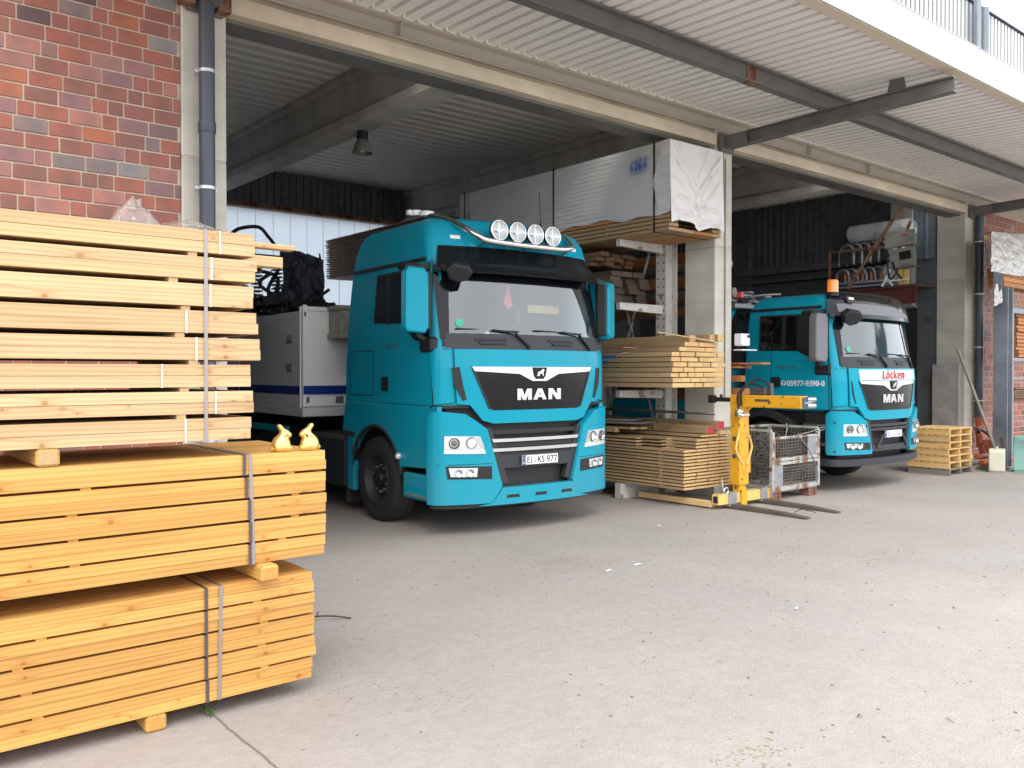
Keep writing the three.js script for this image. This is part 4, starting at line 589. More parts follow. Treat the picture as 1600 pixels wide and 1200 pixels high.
    part('door_handle', [patch(Q, [[P.handle[0], P.handle[1]], [P.handle[0], P.handle[2]]], [[P.handle[0] + .16, P.handle[1]], [P.handle[0] + .16, P.handle[2]]], .022, .02, .2, 2), patch(Q, [[P.handle[0] + .03, P.handle[1] + .03], [P.handle[0] + .03, P.handle[2] - .03]], [[P.handle[0] + .06, P.handle[1] + .03], [P.handle[0] + .06, P.handle[2] - .03]], .032, .02, .2, 1)], M.black, t);
    part('roof_stripe', patch(Q, [[P.rearZ(P.stripe) + .01, P.stripe - .022], [-.46, P.stripe - .022]], [[P.rearZ(P.stripe) + .01, P.stripe + .022], [-.46, P.stripe + .022]], .014, .012, .3, 1), M.black, t);
    // mirrors
    const mx = P.mirror; if (s > 0 && !mx.both) continue;
    const w = mx.w, mg = part('mirror', (() => { const pts = [[-.125, -.40], [.09, -.42], [.125, -.36], [.125, .36], [.08, .42], [-.10, .43], [-.135, .38], [-.14, -.36]].map(([x, y]) => [x * s * -w, y * mx.h]); const g = ext(pts, .10, .022); return g; })(), mx.paint, t); mg.position.set(s * mx.x, mx.y, mx.z); mg.rotation.y = s > 0 ? .55 : -.12; if (s > 0) mg.position.x -= .05;
    part('mirror_back', bx(s * -.15 * w, s * .12 * w, -.41 * mx.h, .42 * mx.h, -.06, .004, .02), M.black, mg);
    part('mirror_edge', bx(s * -.165 * w - s * .03, s * -.13 * w, -.40 * mx.h, .42 * mx.h, -.03, .09, .012), M.black, mg);
    const ya = mx.y + .46 * mx.h, yb = mx.y - .45 * mx.h;
    part('mirror_arm', beamAB(V(s * (mx.x - .02), ya - .02, mx.z), V(s * 1.15, ya + .05, mx.z - .02), .06, .07), M.black, t);
    part('mirror_arm', beamAB(V(s * (mx.x - .02), yb, mx.z), V(s * 1.16, yb - .10, mx.z - .04), .05, .05), M.black, t);
    part('mirror_foot', bx(s * 1.14, s * 1.25, yb - .20, yb - .03, mx.z - .16, mx.z + .12, .03), M.darkPlastic, t);
    part('kerb_mirror', bx(s * (mx.x - .15), s * (mx.x + .10), ya - .02, ya + .05, mx.z - .20, mx.z + .02, .03), M.black, t);
  }
  // front mirror over the windscreen on the left of the photograph
  part('front_mirror_arm', beamAB(V(-1.19, P.fm + .05, -.42), V(-1.0, P.fm + .02, -.05), .06, .06), M.darkPlastic, t);
  { const g = ext([[-.17, .02], [-.11, .10], [.10, .11], [.17, .05], [.13, -.06], [.02, -.11], [-.10, -.09]].map(([x, y]) => [x * P.fms, y * P.fms]), .07, .025); const m = part('front_mirror', g, M.darkPlastic, t); m.rotation.set(.5, -.35, 0); m.position.set(-.98, P.fm, -.13); }
  // --- underside, frame, front wheels
  part('chassis', [bx(-.45, .45, .55, .95, P.chassisEnd, -.35, .02), bx(-1.0, 1.0, .42, .60, -.75, -.30, .03), bx(-1.0, 1.0, .42, .55, P.axle - .12, P.axle + .12, .03), bx(-1.05, 1.05, 1.0, P.rows[0][0] - .02, P.cabEnd + .1, -.40, .02)], M.black, t);
  for (const s of [-1, 1]) wheelAt(t, s * (P.track), P.axle, P.wr, .34, s);
  P.extra(t, { F, S, at, onF, teal, sc });
  return t;
}
// ---- the nearer road tractor
truck({
  name: 'semi_truck', label: 'turquoise truck with four round roof lamps, parked left of the lumber rack', pos: [6.50, 0, -7.41], turn: -0.0524, kind: 'road', dy: 0,
  rows: [[1.43, 1.2, 0, -2.42], [1.9, 1.2, 0, -2.40], [2.06, 1.2, -.015, -2.38], [2.16, 1.2, -.035, -2.37], [2.5, 1.196, -.105, -2.33], [2.82, 1.187, -.17, -2.28], [3.05, 1.175, -.215, -2.24], [3.20, 1.168, -.245, -2.20], [3.36, 1.15, -.285, -2.12], [3.47, 1.105, -.35, -2.06], [3.535, 1.03, -.44, -2.0], [3.575, .90, -.58, -1.95], [3.598, .62, -.85, -1.86], [3.61, .25, -1.15, -1.7], [3.612, .02, -1.35, -1.6]],
  hole: [1.06, 2.18, 3.12], ws: [2.18, 2.83, 3.14], grille: [1.85, 1.385], man: 1.555, slot: [1.05, 1.03, .94], bump: [1.375, .36], head: [.915, 1.105], fog: [.655, .775], plate: .818, plateText: ['EL', 'KS 977'], stripe: 3.05, door: [-1.43, -.30], win: { T: [[-1.55, 2.965], [-.95, 2.965], [-.6, 2.955], [-.36, 2.945]], B: [[-1.62, 2.39], [-.95, 2.36], [-.66, 2.16], [-.34, 2.12]], mid: -1.30 }, handle: [-1.43, 1.58, 1.75],
  mirror: { x: 1.40, y: 2.57, z: -.36, h: .78, w: .86, paint: M.tealClean, both: true }, fm: 2.90, fms: .72, axle: -1.62, track: 1.03, wr: .515, chassisEnd: -5.6, cabEnd: -2.4, rearIn: -2.15, pennant: true, rearZ: (y) => -2.24, wide: true,
  extra(t, { F, S, onF, teal }) {
    // dark smoked visor under the lamps
    part('sun_visor', patch((u, y, o) => F(u, y, o + .14 * sstep(3.2, 2.84, y)), [[-1.06, 2.86], [-1.11, 2.95], [-1.06, 3.20]], [[1.06, 2.86], [1.11, 2.95], [1.06, 3.20]], .02, .012, .05, 26), M.smoke, t);
    for (const s of [-1, 1]) part('windscreen_edge', patch(F, [[s * 1.08, 2.16], [s * 1.09, 2.9]], [[s * 1.145, 2.16], [s * 1.145, 2.9]], .010, .02, .06, 2), M.gloss, t);
    const bar = [V(-.93, 3.60, -.80), V(-.86, 3.52, -.52), V(-.74, 3.35, -.20), V(-.61, 3.265, -.11), V(-.2, 3.245, -.09), V(.2, 3.245, -.09), V(.50, 3.255, -.11), V(.68, 3.31, -.18), V(.80, 3.48, -.50), V(.88, 3.60, -.80)];
    const lb = part('light_bar', tube(bar, .035, 90, 14, .35), M.chrome, t);
    part('bar_bracket', [[-.60, -.17], [.62, -.17], [0, -.14]].map(([x, z]) => beamAB(V(x, 3.26, z), F(x, 3.22, 0), .03, .02)), M.satin, lb);
    for (const x of [-.46, -.205, .05, .305]) {
      const g = new THREE.Group(); g.name = 'roof_lamp'; g.position.set(x, 3.385, -.10); g.rotation.set(-.04, -.04, 0); t.add(g);
      const H = lathe([[.001, -.085], [.05, -.082], [.09, -.055], [.112, -.01], [.115, .02], [.110, .026], [.101, .024]], 36); H.rotateX(Math.PI / 2); part('housing', H, M.black, g);
      const R = new THREE.TorusGeometry(.108, .009, 10, 40); R.translate(0, 0, .022); part('bezel', plain(R), M.chrome, g);
      const rf = lathe([[.101, .020], [.08, -.005], [.045, -.03], [.018, -.036]], 36); rf.rotateX(Math.PI / 2); part('reflector', rf, M.reflector, g);
      part('bulb_shield', [cyl(.022, .022, .03, 16).rotateX(Math.PI / 2), bx(-.10, .10, -.004, .004, .012, .018, .001), bx(-.004, .004, -.10, .10, .012, .018, .001)], M.satin, g);
      const ln = lathe([[.102, .022], [.06, .034], [.001, .038]], 36); ln.rotateX(Math.PI / 2); part('lens', ln, M.lens, g);
      part('stem', cyl(.014, .014, .07, 10).translate(0, -.125, -.02), M.black, g);
    }
    part('roof_fitting', [cyl(.085, .085, .05, 22).translate(-.93, 3.625, -.86), cyl(.06, .06, .06, 18).translate(-1.0, 3.645, -.98), bx(-1.1, -.95, 3.62, 3.68, -1.05, -.98, .01)], M.offWhite, t);
    for (const [x, z] of [[-.55, -.55], [.62, -.70]]) part('aerial', [rod(V(x, 3.55, z), V(x, 3.66, z), .012), rod(V(x, 3.66, z), V(x - .01, 4.05, z - .02), .0045, 6)], M.black, t);
    for (const s of [-1, 1]) part('marker_lamp', [patch(F, [[s * .86 - .055, 3.285], [s * .86 + .055, 3.285]], [[s * .86 - .055, 3.325], [s * .86 + .055, 3.325]], .012, .02, .1, 2)], M.white, t);
    // lettering on the door: model badge
    for (const s of [-1, 1]) { const b = part('door_badge', words('TGX 18.470', .36, .045, .006, fontReg), M.satin, t); b.position.set(s * 1.212, 2.10, -1.17); b.rotation.y = s * Math.PI / 2; }
    part('side_hatch', [-1, 1].flatMap((s) => { const Q = S(s); return [[-2.30, -1.66, 2.055, 2.065], [-2.30, -1.66, 1.515, 1.525], [-2.305, -2.295, 1.515, 2.065], [-1.665, -1.655, 1.515, 2.065]].map(([a, b, c, d]) => patch(Q, [[a, c], [b, c]], [[a, d], [b, d]], .003, .004, .5, 1)); }), M.darkPlastic, t);
    // wheel arch panels below the door
    for (const s of [-1, 1]) {
      const pts = [[-.20, .76], [-.20, 1.42], [-2.42, 1.42], [-2.50, 1.06], [-2.16, 1.06]]; const r = .64; for (let i = 0; i <= 20; i++) { const a = lerp(2.60, .28, i / 20); pts.push([-1.62 + r * Math.cos(a), .53 + r * .98 * Math.sin(a)]); } pts.push([-.98, .73]);
      const g = ext(pts, .05, .008); g.rotateY(-Math.PI / 2); g.translate(s > 0 ? 1.195 : -1.15, 0, 0); part('wheel_arch_panel', g, M.teal, t);
      const lip = []; for (let i = 0; i <= 22; i++) { const a = lerp(2.75, .15, i / 22); lip.push(V(s * 1.20, .53 + .625 * Math.sin(a), -1.62 + .63 * Math.cos(a))); } part('arch_lip', tube(lip, .024, 44, 8), M.rubber, t);
      part('arch_liner', (() => { const g2 = sheet((u, v) => { const a = lerp(3.0, .1, u); return V(s * lerp(.78, 1.19, v), .53 + .63 * Math.sin(a), -1.62 + .64 * Math.cos(a)); }, 24, 2); return plain(g2); })(), M.black, t);
      part('step_box', [bx(s * 1.10, s * 1.19, .37, .66, -.97, -.30, .02), bx(s * .9, s * 1.12, .40, .62, -.95, -.3, .02)], M.teal, t);
      part('step_tread', [bx(s * 1.12, s * 1.197, .40, .43, -.90, -.42, .003)], M.galvLight, t);
      part('marker_ball', plain(new THREE.SphereGeometry(.04, 16, 12)).translate(s * 1.235, .84, -.99), M.reflector, t);
      part('rear_arch_panel', bx(s * 1.10, s * 1.18, .30, .98, -2.42, -2.24, .015), M.teal, t);
      part('side_tank', bx(s * .62, s * 1.18, .30, .97, -3.9, -2.46, .05), M.greyPlastic, t);
      part('mudflap', bx(s * .80, s * 1.16, .12, .55, -2.50, -2.485, .002), M.rubber, t);
    }
    for (const s of [-1, 1]) part('bumper_edge', patch(F, [[s * .62, .80], [s * 1.27, .80]], [[s * .62, .807], [s * 1.27, .807]], .0715, .004, .1, 1), M.black, t);
    for (const s of [-1, 1]) wheelAt(t, s * .95, -5.2, .50, .56, s);
  },
});
// ---- the farther rigid truck
truck({
  name: 'flatbed_truck', label: 'turquoise truck with amber beacon and white name board, right of the column', pos: [13.10, 0, -6.60], turn: 0, kind: 'site', dy: -.19,
  rows: [[1.235, 1.22, 0, -1.84], [1.7, 1.22, 0, -1.80], [1.87, 1.22, -.015, -1.79], [1.97, 1.22, -.035, -1.78], [2.3, 1.21, -.10, -1.76], [2.6, 1.20, -.16, -1.74], [2.79, 1.185, -.20, -1.72], [2.88, 1.165, -.235, -1.66], [2.95, 1.12, -.29, -1.58], [2.995, 1.02, -.37, -1.52], [3.02, .86, -.50, -1.46], [3.035, .55, -.75, -1.36], [3.042, .2, -1.0, -1.25], [3.044, .02, -1.1, -1.2]],
  hole: [1.06, 1.99, 2.66], ws: [1.99, 2.62, 2.70], grille: [1.665, 1.225], man: 1.40, slot: [.99, .965, .915], bump: [1.225, .565], head: [.845, 1.02], fog: [.655, .745], plate: .855, plateText: ['EL', 'JL 143'], stripe: 2.79, door: [-1.30, -.32], win: { T: [[-1.51, 2.70], [-.95, 2.70], [-.6, 2.69], [-.38, 2.67]], B: [[-1.52, 2.15], [-.85, 2.13], [-.62, 2.02], [-.36, 2.0]], mid: -1.10 }, handle: [-1.30, 1.57, 1.73],
  mirror: { x: 1.45, y: 2.31, z: -.40, h: .80, w: .86, paint: M.mirrorGrey }, fm: 2.64, fms: .85, axle: -1.45, track: 1.05, wr: .515, chassisEnd: -6.2, cabEnd: -1.8, rearIn: -1.66, rearZ: (y) => -1.72,
  extra(t, { F, S, onF, teal, sc }) {
    part('roof_visor', [patch(F, [[-1.16, 2.60], [-1.18, 2.72], [-1.15, 2.84], [-1.06, 2.93]], [[1.16, 2.60], [1.18, 2.72], [1.15, 2.84], [1.06, 2.93]], .10, .012, .05, 26), patch(F, [[-1.05, 2.93], [-.95, 2.985]], [[1.05, 2.93], [.95, 2.985]], .075, .07, .05, 20)], M.gloss, t);
    part('visor_panel', patch(F, [[-1.05, 2.66], [-1.06, 2.79], [-.6, 2.81]], [[.95, 2.66], [.80, 2.72], [.4, 2.79]], .104, .006, .05, 20), M.mirrorGrey, t);
    part('visor_lamp', [onF(new THREE.Mesh(cyl(.07, .07, .03, 20).rotateX(Math.PI / 2)), -.82, 2.85, .11)].map((m) => { m.updateMatrix(); return plain(m.geometry).applyMatrix4(m.matrix); }), M.black, t);
    part('visor_lamp', [onF(new THREE.Mesh(plain(new THREE.BoxGeometry(.10, .035, .02))), -.80, 2.86, .135)].map((m) => { m.updateMatrix(); return m.geometry.applyMatrix4(m.matrix); }), M.white, t);
    const bc = new THREE.Group(); bc.name = 'beacon'; bc.position.set(-1.02, 2.985, -.38); t.add(bc);
    part('beacon_base', cyl(.085, .09, .06, 20).translate(0, .0, 0), M.black, bc); part('beacon_dome', lathe([[.08, .03], [.08, .19], [.07, .215], [.001, .22]], 24), M.amber, bc);
    for (const s of [-1, 1]) {
      const b = part('door_badge', words('TGM 18.290', .32, .042, .006, fontReg), M.satin, t); b.position.set(s * 1.233, 1.88, -1.02); b.rotation.y = s * Math.PI / 2;
      const ph = part('phone_lettering', words('05977-9390-0', .64, .085, .004), M.white, t); ph.position.set(s * 1.233, 1.635, -.70); ph.rotation.y = s * Math.PI / 2; ph.userData.label = 'white phone number on the door';
      const ring = new THREE.TorusGeometry(.036, .006, 6, 24), rc = part('phone_symbol', [plain(ring), bx(-.004, .018, -.028, -.016, -.002, .002, .001).rotateZ(.6), bx(-.02, -.008, -.01, .022, -.002, .002, .001).rotateZ(.3)], M.white, t); rc.position.set(s * 1.234, 1.635, -.70 - s * -1 * -.38 * 1); rc.rotation.y = s * Math.PI / 2; if (s < 0) rc.position.z = -1.08; else rc.position.z = -.32;
      part('fender', (() => { const g = sheet((u, v) => { const a = lerp(3.0, .12, u); return V(s * lerp(.80, 1.25, v), .55 + .66 * Math.sin(a), -1.45 + .72 * Math.cos(a)); }, 24, 3); return plain(g); })(), M.greyPlastic, t);
      { const pts = []; for (let i = 0; i <= 20; i++) { const a = lerp(3.0, .12, i / 20); pts.push([-1.45 + .72 * Math.cos(a), .55 + .66 * Math.sin(a)]); } for (let i = 20; i >= 0; i--) { const a = lerp(3.0, .12, i / 20); pts.push([-1.45 + .60 * Math.cos(a), .55 + .56 * Math.sin(a)]); } const g = ext(pts, .03, .006); g.rotateY(-Math.PI / 2); g.translate(s > 0 ? 1.25 : -1.22, 0, 0); part('fender_rim', g, M.greyPlastic, t); }
      part('fender_side', bx(s * 1.0, s * 1.20, .62, 1.20, -.74, -.36, .02), M.darkPlastic, t);
      for (const y of [1.0, .72, .45]) part('step', [rod(V(s * 1.235, y, -.72), V(s * 1.235, y, -.34), .028, 12), bx(s * 1.0, s * 1.22, y - .02, y + .02, -.70, -.36, .006)], M.satin, t);
      part('bumper_screw', [[.72, 1.02], [1.22, .45], [1.22, 1.12]].map(([u, y]) => { const m = onF(new THREE.Mesh(cyl(.016, .016, .014, 12).rotateX(Math.PI / 2)), s * u, sc(y), .073); m.updateMatrix(); return plain(m.geometry).applyMatrix4(m.matrix); }), M.black, t);
      const da = [V(s * 1.28, gBase(1.60), -.16), V(s * 1.30, 1.62, -.12), V(s * 1.30, 1.32, -.12), V(s * 1.24, 1.20, -.14)];
      for (const w of [0]) wheelAt(t, s * .95, -5.6, .50, .56, s);
      if (s > 0) part('corner_vane', [beamAB(V(s * 1.245, 1.69, -.20), V(s * 1.345, 1.69, -.30), .02, .02), beamAB(V(s * 1.345, 1.69, -.30), V(s * 1.345, 1.32, -.32), .02, .03), beamAB(V(s * 1.345, 1.32, -.32), V(s * 1.245, 1.22, -.20), .02, .03), beamAB(V(s * 1.245, 1.54, -.24), V(s * 1.345, 1.54, -.30), .02, .015), beamAB(V(s * 1.245, 1.40, -.24), V(s * 1.345, 1.40, -.30), .02, .015)], M.teal, t);
    }
    // headboard frame and load bed behind the cab
    const hb = [[-1.22, 1.05], [-1.22, 2.62], [-1.05, 2.90], [1.05, 2.90], [1.22, 2.62], [1.22, 1.05]]; const fr = []; for (let i = 0; i + 1 < hb.length; i++) fr.push(beamAB(V(hb[i][0], hb[i][1], -2.15), V(hb[i + 1][0], hb[i + 1][1], -2.15), .07, .09));
    part('headboard', [...fr, bx(-1.2, 1.2, 1.05, 1.85, -2.17, -2.13, .006)], M.teal, t, 'turquoise headboard frame behind the cab');
    for (let i = 0; i < 9; i++) part('headboard_bar', rod(V(-1.0 + i * .25, 1.85, -2.15), V(-1.0 + i * .25, 2.86, -2.15), .012, 8), M.black, t);
    part('load_bed', [bx(-1.24, 1.24, .98, 1.12, -7.0, -2.1, .01), bx(-1.26, -1.21, 1.12, 1.6, -7.0, -2.2, .008), bx(1.21, 1.26, 1.12, 1.6, -7.0, -2.2, .008)], M.teal, t);
  },
});
function gBase(y) { return y; }
// ---- semi-trailer behind the nearer truck
{
  const t = thing('semi_trailer', 'pale grey flatbed trailer with blue stripe and white front board behind the nearer truck', 'trailer', [6.50, 0, -7.41], -0.0524);
  const z0 = -3.62, z1 = -8.7, w = 1.275;
  part('front_board', [bx(-w, w, 1.32, 2.70, z0 - .06, z0, .01), bx(-w, -w + .06, 1.32, 2.74, z0, z0 + .02, .004), bx(-w + .06, w, 2.66, 2.72, z0, z0 + .02, .004)], M.offWhite, t);
  part('front_stripe', bx(-w + .002, w, 1.495, 1.615, z0 + .021, z0 + .0235, .0005), M.blueStripe, t);
  part('corner_plate', [bx(-w + .015, -w + .045, 2.58, 2.64, z0 + .02, z0 + .026, .002), bx(-w + .04, -w + .09, 1.38, 1.46, z0 + .02, z0 + .03, .003), bx(-.78, -.66, 1.36, 1.46, z0 + .001, z0 + .006, .002)], M.galv, t);
  for (let k = 0; k < 2; k++) { const a = z0 - .09 - k * 2.5, b = a - 2.45; part('side_board', bx(-w - .0, -w + .03, 1.32, 2.66, b, a, .006), M.greyBoard, t); part('side_stripe', bx(-w - .004, -w - .0015, 1.49, 1.61, b, a, .0005), M.blueStripe, t); part('side_board', bx(w - .03, w, 1.32, 2.66, b, a, .006), M.greyBoard, t); for (const [y, z] of [[2.28, a - .35], [1.87, a - .35]]) part('latch', [bx(-w - .02, -w, y - .055, y + .055, z - .11, z + .11, .006), bx(-w - .035, -w - .02, y - .03, y + .03, z - .05, z + .09, .006)], M.galvLight, t); }
  part('corner_post', bx(-w - .012, -w + .05, 1.30, 2.72, z0 - .088, z0 - .062, .004), M.offWhite, t);
  part('bed', [bx(-w, w, 1.18, 1.31, z1, z0, .01), bx(-w - .002, -w + .02, 1.32, 1.40, z1, z0 - .1, .003)], M.greyBoard, t);
  part('frame', [bx(-.55, -.40, .82, 1.18, z1, z0 - .2, .01), bx(.40, .55, .82, 1.18, z1, z0 - .2, .01)], M.black, t);
  part('side_guard', [bx(-w + .02, -w + .06, .92, 1.02, z1 + .3, z0 - .6, .008), bx(-w + .02, -w + .06, .62, .72, z1 + .3, z0 - .6, .008)], M.teal, t);
  part('stowage_box', [bx(-.90, -.40, 2.30, 2.70, z0 + .03, z0 + .40, .012), bx(-.92, -.38, 2.27, 2.34, z0 + .02, z0 + .42, .008), bx(-.92, -.38, 2.67, 2.73, z0 + .02, z0 + .42, .008)], M.greyCover, t);
  part('landing_leg', [bx(-.75, -.6, .05, 1.1, z0 - 1.5, z0 - 1.35, .01), bx(.6, .75, .05, 1.1, z0 - 1.5, z0 - 1.35, .01), bx(-.8, -.55, .0, .05, z0 - 1.55, z0 - 1.3, .01), bx(.55, .8, .0, .05, z0 - 1.55, z0 - 1.3, .01)], M.black, t);
  for (const s of [-1, 1]) for (const z of [-6.6, -7.9]) wheelAt(t, s * 1.02, z, .50, .38, s);
}
// ---------------------------------------------------------------- cantilever rack between the bays
{
  const t = thing('cantilever_rack', 'off white cantilever rack with perforated posts and stubby arms carrying the lumber packs', 'rack');
  for (const z of [-8.50, -9.85, -11.6, -13.6, -15.6]) {
    part('post', [bx(9.93, 10.17, .0, 5.0, z - .012, z + .012, .002), bx(9.92, 9.945, 0, 5.0, z - .10, z + .10, .003), bx(10.155, 10.18, 0, 5.0, z - .10, z + .10, .003)], M.rackWhite, t);
    if (z > -10) { const h = []; for (let y = 1.3; y < 4.9; y += .118) for (const dz of [-.055, .055]) h.push(cyl(.013, .013, .004, 10).rotateZ(Math.PI / 2).translate(9.9185, y, z + dz)); part('perforation', h, M.black, t); const f = []; for (let y = 1.3; y < 4.9; y += .118) f.push(cyl(.012, .012, .004, 10).rotateX(Math.PI / 2).translate(10.12, y, z + .1005)); }
    for (const y of [1.51, 2.76, 3.66]) part('arm', (() => { const g = ext([[9.0, y - .06], [9.92, y - .09], [9.92, y + .03], [9.0, y + .03]], .07, .004); g.translate(0, 0, z - .035); return g; })(), M.rackWhite, t);
    part('base', bx(9.0, 10.2, 0, .225, z - .06, z + .06, .006), M.rackWhite, t);
  }
  part('arm', bx(9.0, 9.92, 3.27, 3.37, -11.66, -11.54, .004), M.rackWhite, t);
  part('brace', [beamAB(V(10.0, .5, -8.5), V(10.0, 4.5, -9.85), .03, .03), beamAB(V(10.0, 4.5, -8.5), V(10.0, .5, -9.85), .03, .03)], M.rust, t);
}
// lumber packs on the rack: planks lie along z, ends face the yard
function pack(label, name, o) { // o: x0, y0, z (front), cols [[width..]], layers, th, gap, len
  const t = thing(name, label, 'lumber pack', [o.x0, o.y0, o.z], o.turn || 0); const inner = [];
  for (let k = 0; k < o.layers; k++) {
    let x = 0; const n = o.cols[k % o.cols.length], skip = o.skip?.(k) || 0;
    for (let i = 0; i < n; i++) {
      const w = o.w / n, y = k * (o.th + o.gap) + o.th / 2, dz = rr(-o.jit, o.jit) - (o.back?.(k, i) || 0);
      if (i >= skip) { const m = plank(t, 'plank', w - .003, o.th, o.len, (i + .5) * w + rr(-.002, .002) + (i === 0 ? rr(-.006, .006) : 0), y, -o.len / 2 + dz, o.wood, rr(-.002, .002), .003); m.rotation.z = rr(-.006, .006); }
    }
    if (o.gap > .004 && k < o.layers - 1) for (const sz of o.sp) { const m = plank(t, 'spacer_lath', o.w * .985, o.gap * .97, .04, o.w / 2, k * (o.th + o.gap) + o.th + o.gap / 2, sz + rr(-.02, .02), o.wood, 0, .001); }
  }
  return t;
}
{
  const mid = pack('pack of squared beams with blue spray mark, on the middle rack level', 'beam_pack', { x0: 8.86, y0: 1.60, z: -7.40, w: 1.13, cols: [7, 6, 7, 5, 7, 6, 7, 7], layers: 9, th: .060, gap: .009, len: 5.6, jit: .018, wood: M.packWood, sp: [-.9, -2.4, -4.2], skip: (k) => (k === 7 ? 1 : k === 8 ? 2 : 0), back: (k, i) => (k > 6 ? .02 * i : 0) });
  mid.children.forEach((m) => { if (m.name === 'plank') m.material = [pick(M.packWood)[0], pick(M.endWood)[1]]; });
  for (const [x, y, d] of [[1.06, .66, 0], [.95, .655, .05], [.70, .645, .2]]) { const m = plank(mid, 'beam', .13, .10, 5.2, x, y + .02, -2.62 - d, M.packWood, 0, .004); m.material = [pick(M.packWood)[0], pick(M.endWood)[1]]; }
  part('spray_mark', [bx(-.0035, -.0025, .395, .44, -1.55, -1.0, .0002), bx(-.0035, -.0025, .325, .365, -1.5, -1.15, .0002)], M.blueSpray, mid, 'blue spray paint mark');
  const stick = solo('loose_lath', beamAB(V(8.98, 2.345, -7.75), V(9.72, 2.225, -7.36), .02, .018), M.paleWood[1][0], 'thin pale lath lying slanted on the beam pack beside the column', 'lath');
}
{
  const low = pack('low wide pack of thin boards stacked with laths, behind the yellow crane fork', 'board_pack', { x0: 9.05, y0: .232, z: -7.35, w: 1.02, cols: [4, 4, 4, 4], layers: 15, th: .032, gap: .0135, len: 5.2, jit: .01, wood: M.packWood, sp: [-.42, -1.55, -3.2], skip: (k) => (k > 11 ? 1 : 0), back: (k, i) => 0 });
  low.children.forEach((m) => { if (m.name === 'plank') m.material = [pick(M.packWood)[0], M.endWood[Math.floor(rnd() * 6)][1]]; });
  // short boards pushed in at the top left
  for (let k = 12; k < 15; k++) { const y = k * .0455 + .016; const a = plank(low, 'board', .15, .026, 1.5, .08, y - .004, -1.6, M.packWood, 0, .003); const b = plank(low, 'board', .12, .022, 1.2, .17, y + .002, -1.0, M.packWood, 0.02, .003); }
  for (const [x, y, w, d] of [[.62, .70, .40, 0], [.93, .705, .12, .02]]) { const m = plank(low, 'board', w, .03, 4.0, x, y, -2.05 - d, M.packWood, 0, .003); m.material = [pick(M.packWood)[0], M.endWood[1][1]]; }
  { const m = plank(low, 'board', .20, .05, .30, .90, .735, -.16, M.paleWood, 0, .003); m.material = M.endWood[2]; }
}
{
  const t = thing('beam_pair', 'two squared beams with red painted ends on the low board pack', 'beams', [9.62, .95, -7.42], 0);
  for (const [x, y, z, l] of [[.08, .06, 0, 3.6], [.26, .115, .04, 3.5]]) { const m = part('beam', cbox(.16, .11, l, .005, 3), [M.packWood[2][0], M.red], t); m.position.set(x, y, z - l / 2); }
  part('strap', [bx(-.005, .165, .003, .118, -.98, -.965, .0005)], M.strapDark, t);
  const s = solo('support_lath', cbox(.09, .07, 1.0, .004, 2), M.packWood[1], 'short squared block end under the grey boards on the low board pack', 'wooden block', null, [9.10, .975, -9.1]);
}
{ // grey boards and long grey strips
  const t = thing('grey_boards', 'two dark grey formwork boards lying on the low board pack beside the truck', 'boards', [9.25, 1.02, -8.7], 0);
  const tri = (x, y, z, a) => { const m = part('board', cbox(.62, .021, 1.5, .002), M.boardGrey, t); m.position.set(x, y, z); m.rotation.y = a; const e = part('board_edge', cbox(.624, .006, 1.504, .001), M.boardEdge, t); e.position.set(x, y - .0145, z); e.rotation.y = a; };
  tri(.05, .06, -.35, .30); tri(.0, .095, -.55, .38);
  const u = solo('bundle_of_strips', [bx(9.55, 9.63, 1.235, 1.25, -12.0, -7.45, .002), bx(9.66, 9.72, 1.215, 1.23, -12.0, -7.35, .002), bx(9.74, 9.80, 1.235, 1.248, -12, -7.9, .002)], M.boardEdge, 'long thin dark strips lying behind the red tipped beams', 'strips');
  const pl = thing('light_planks', 'light planks with a cross block under the dark grey boards on the low board pack', 'planks', [9.1, .985, -8.0], 0);
  for (const [x, z] of [[.06, -.35], [.20, -.28]]) { const m = plank(pl, 'plank', .14, .03, 2.2, x, .02, z - 1.1, M.packWood, .01, .003); }
}
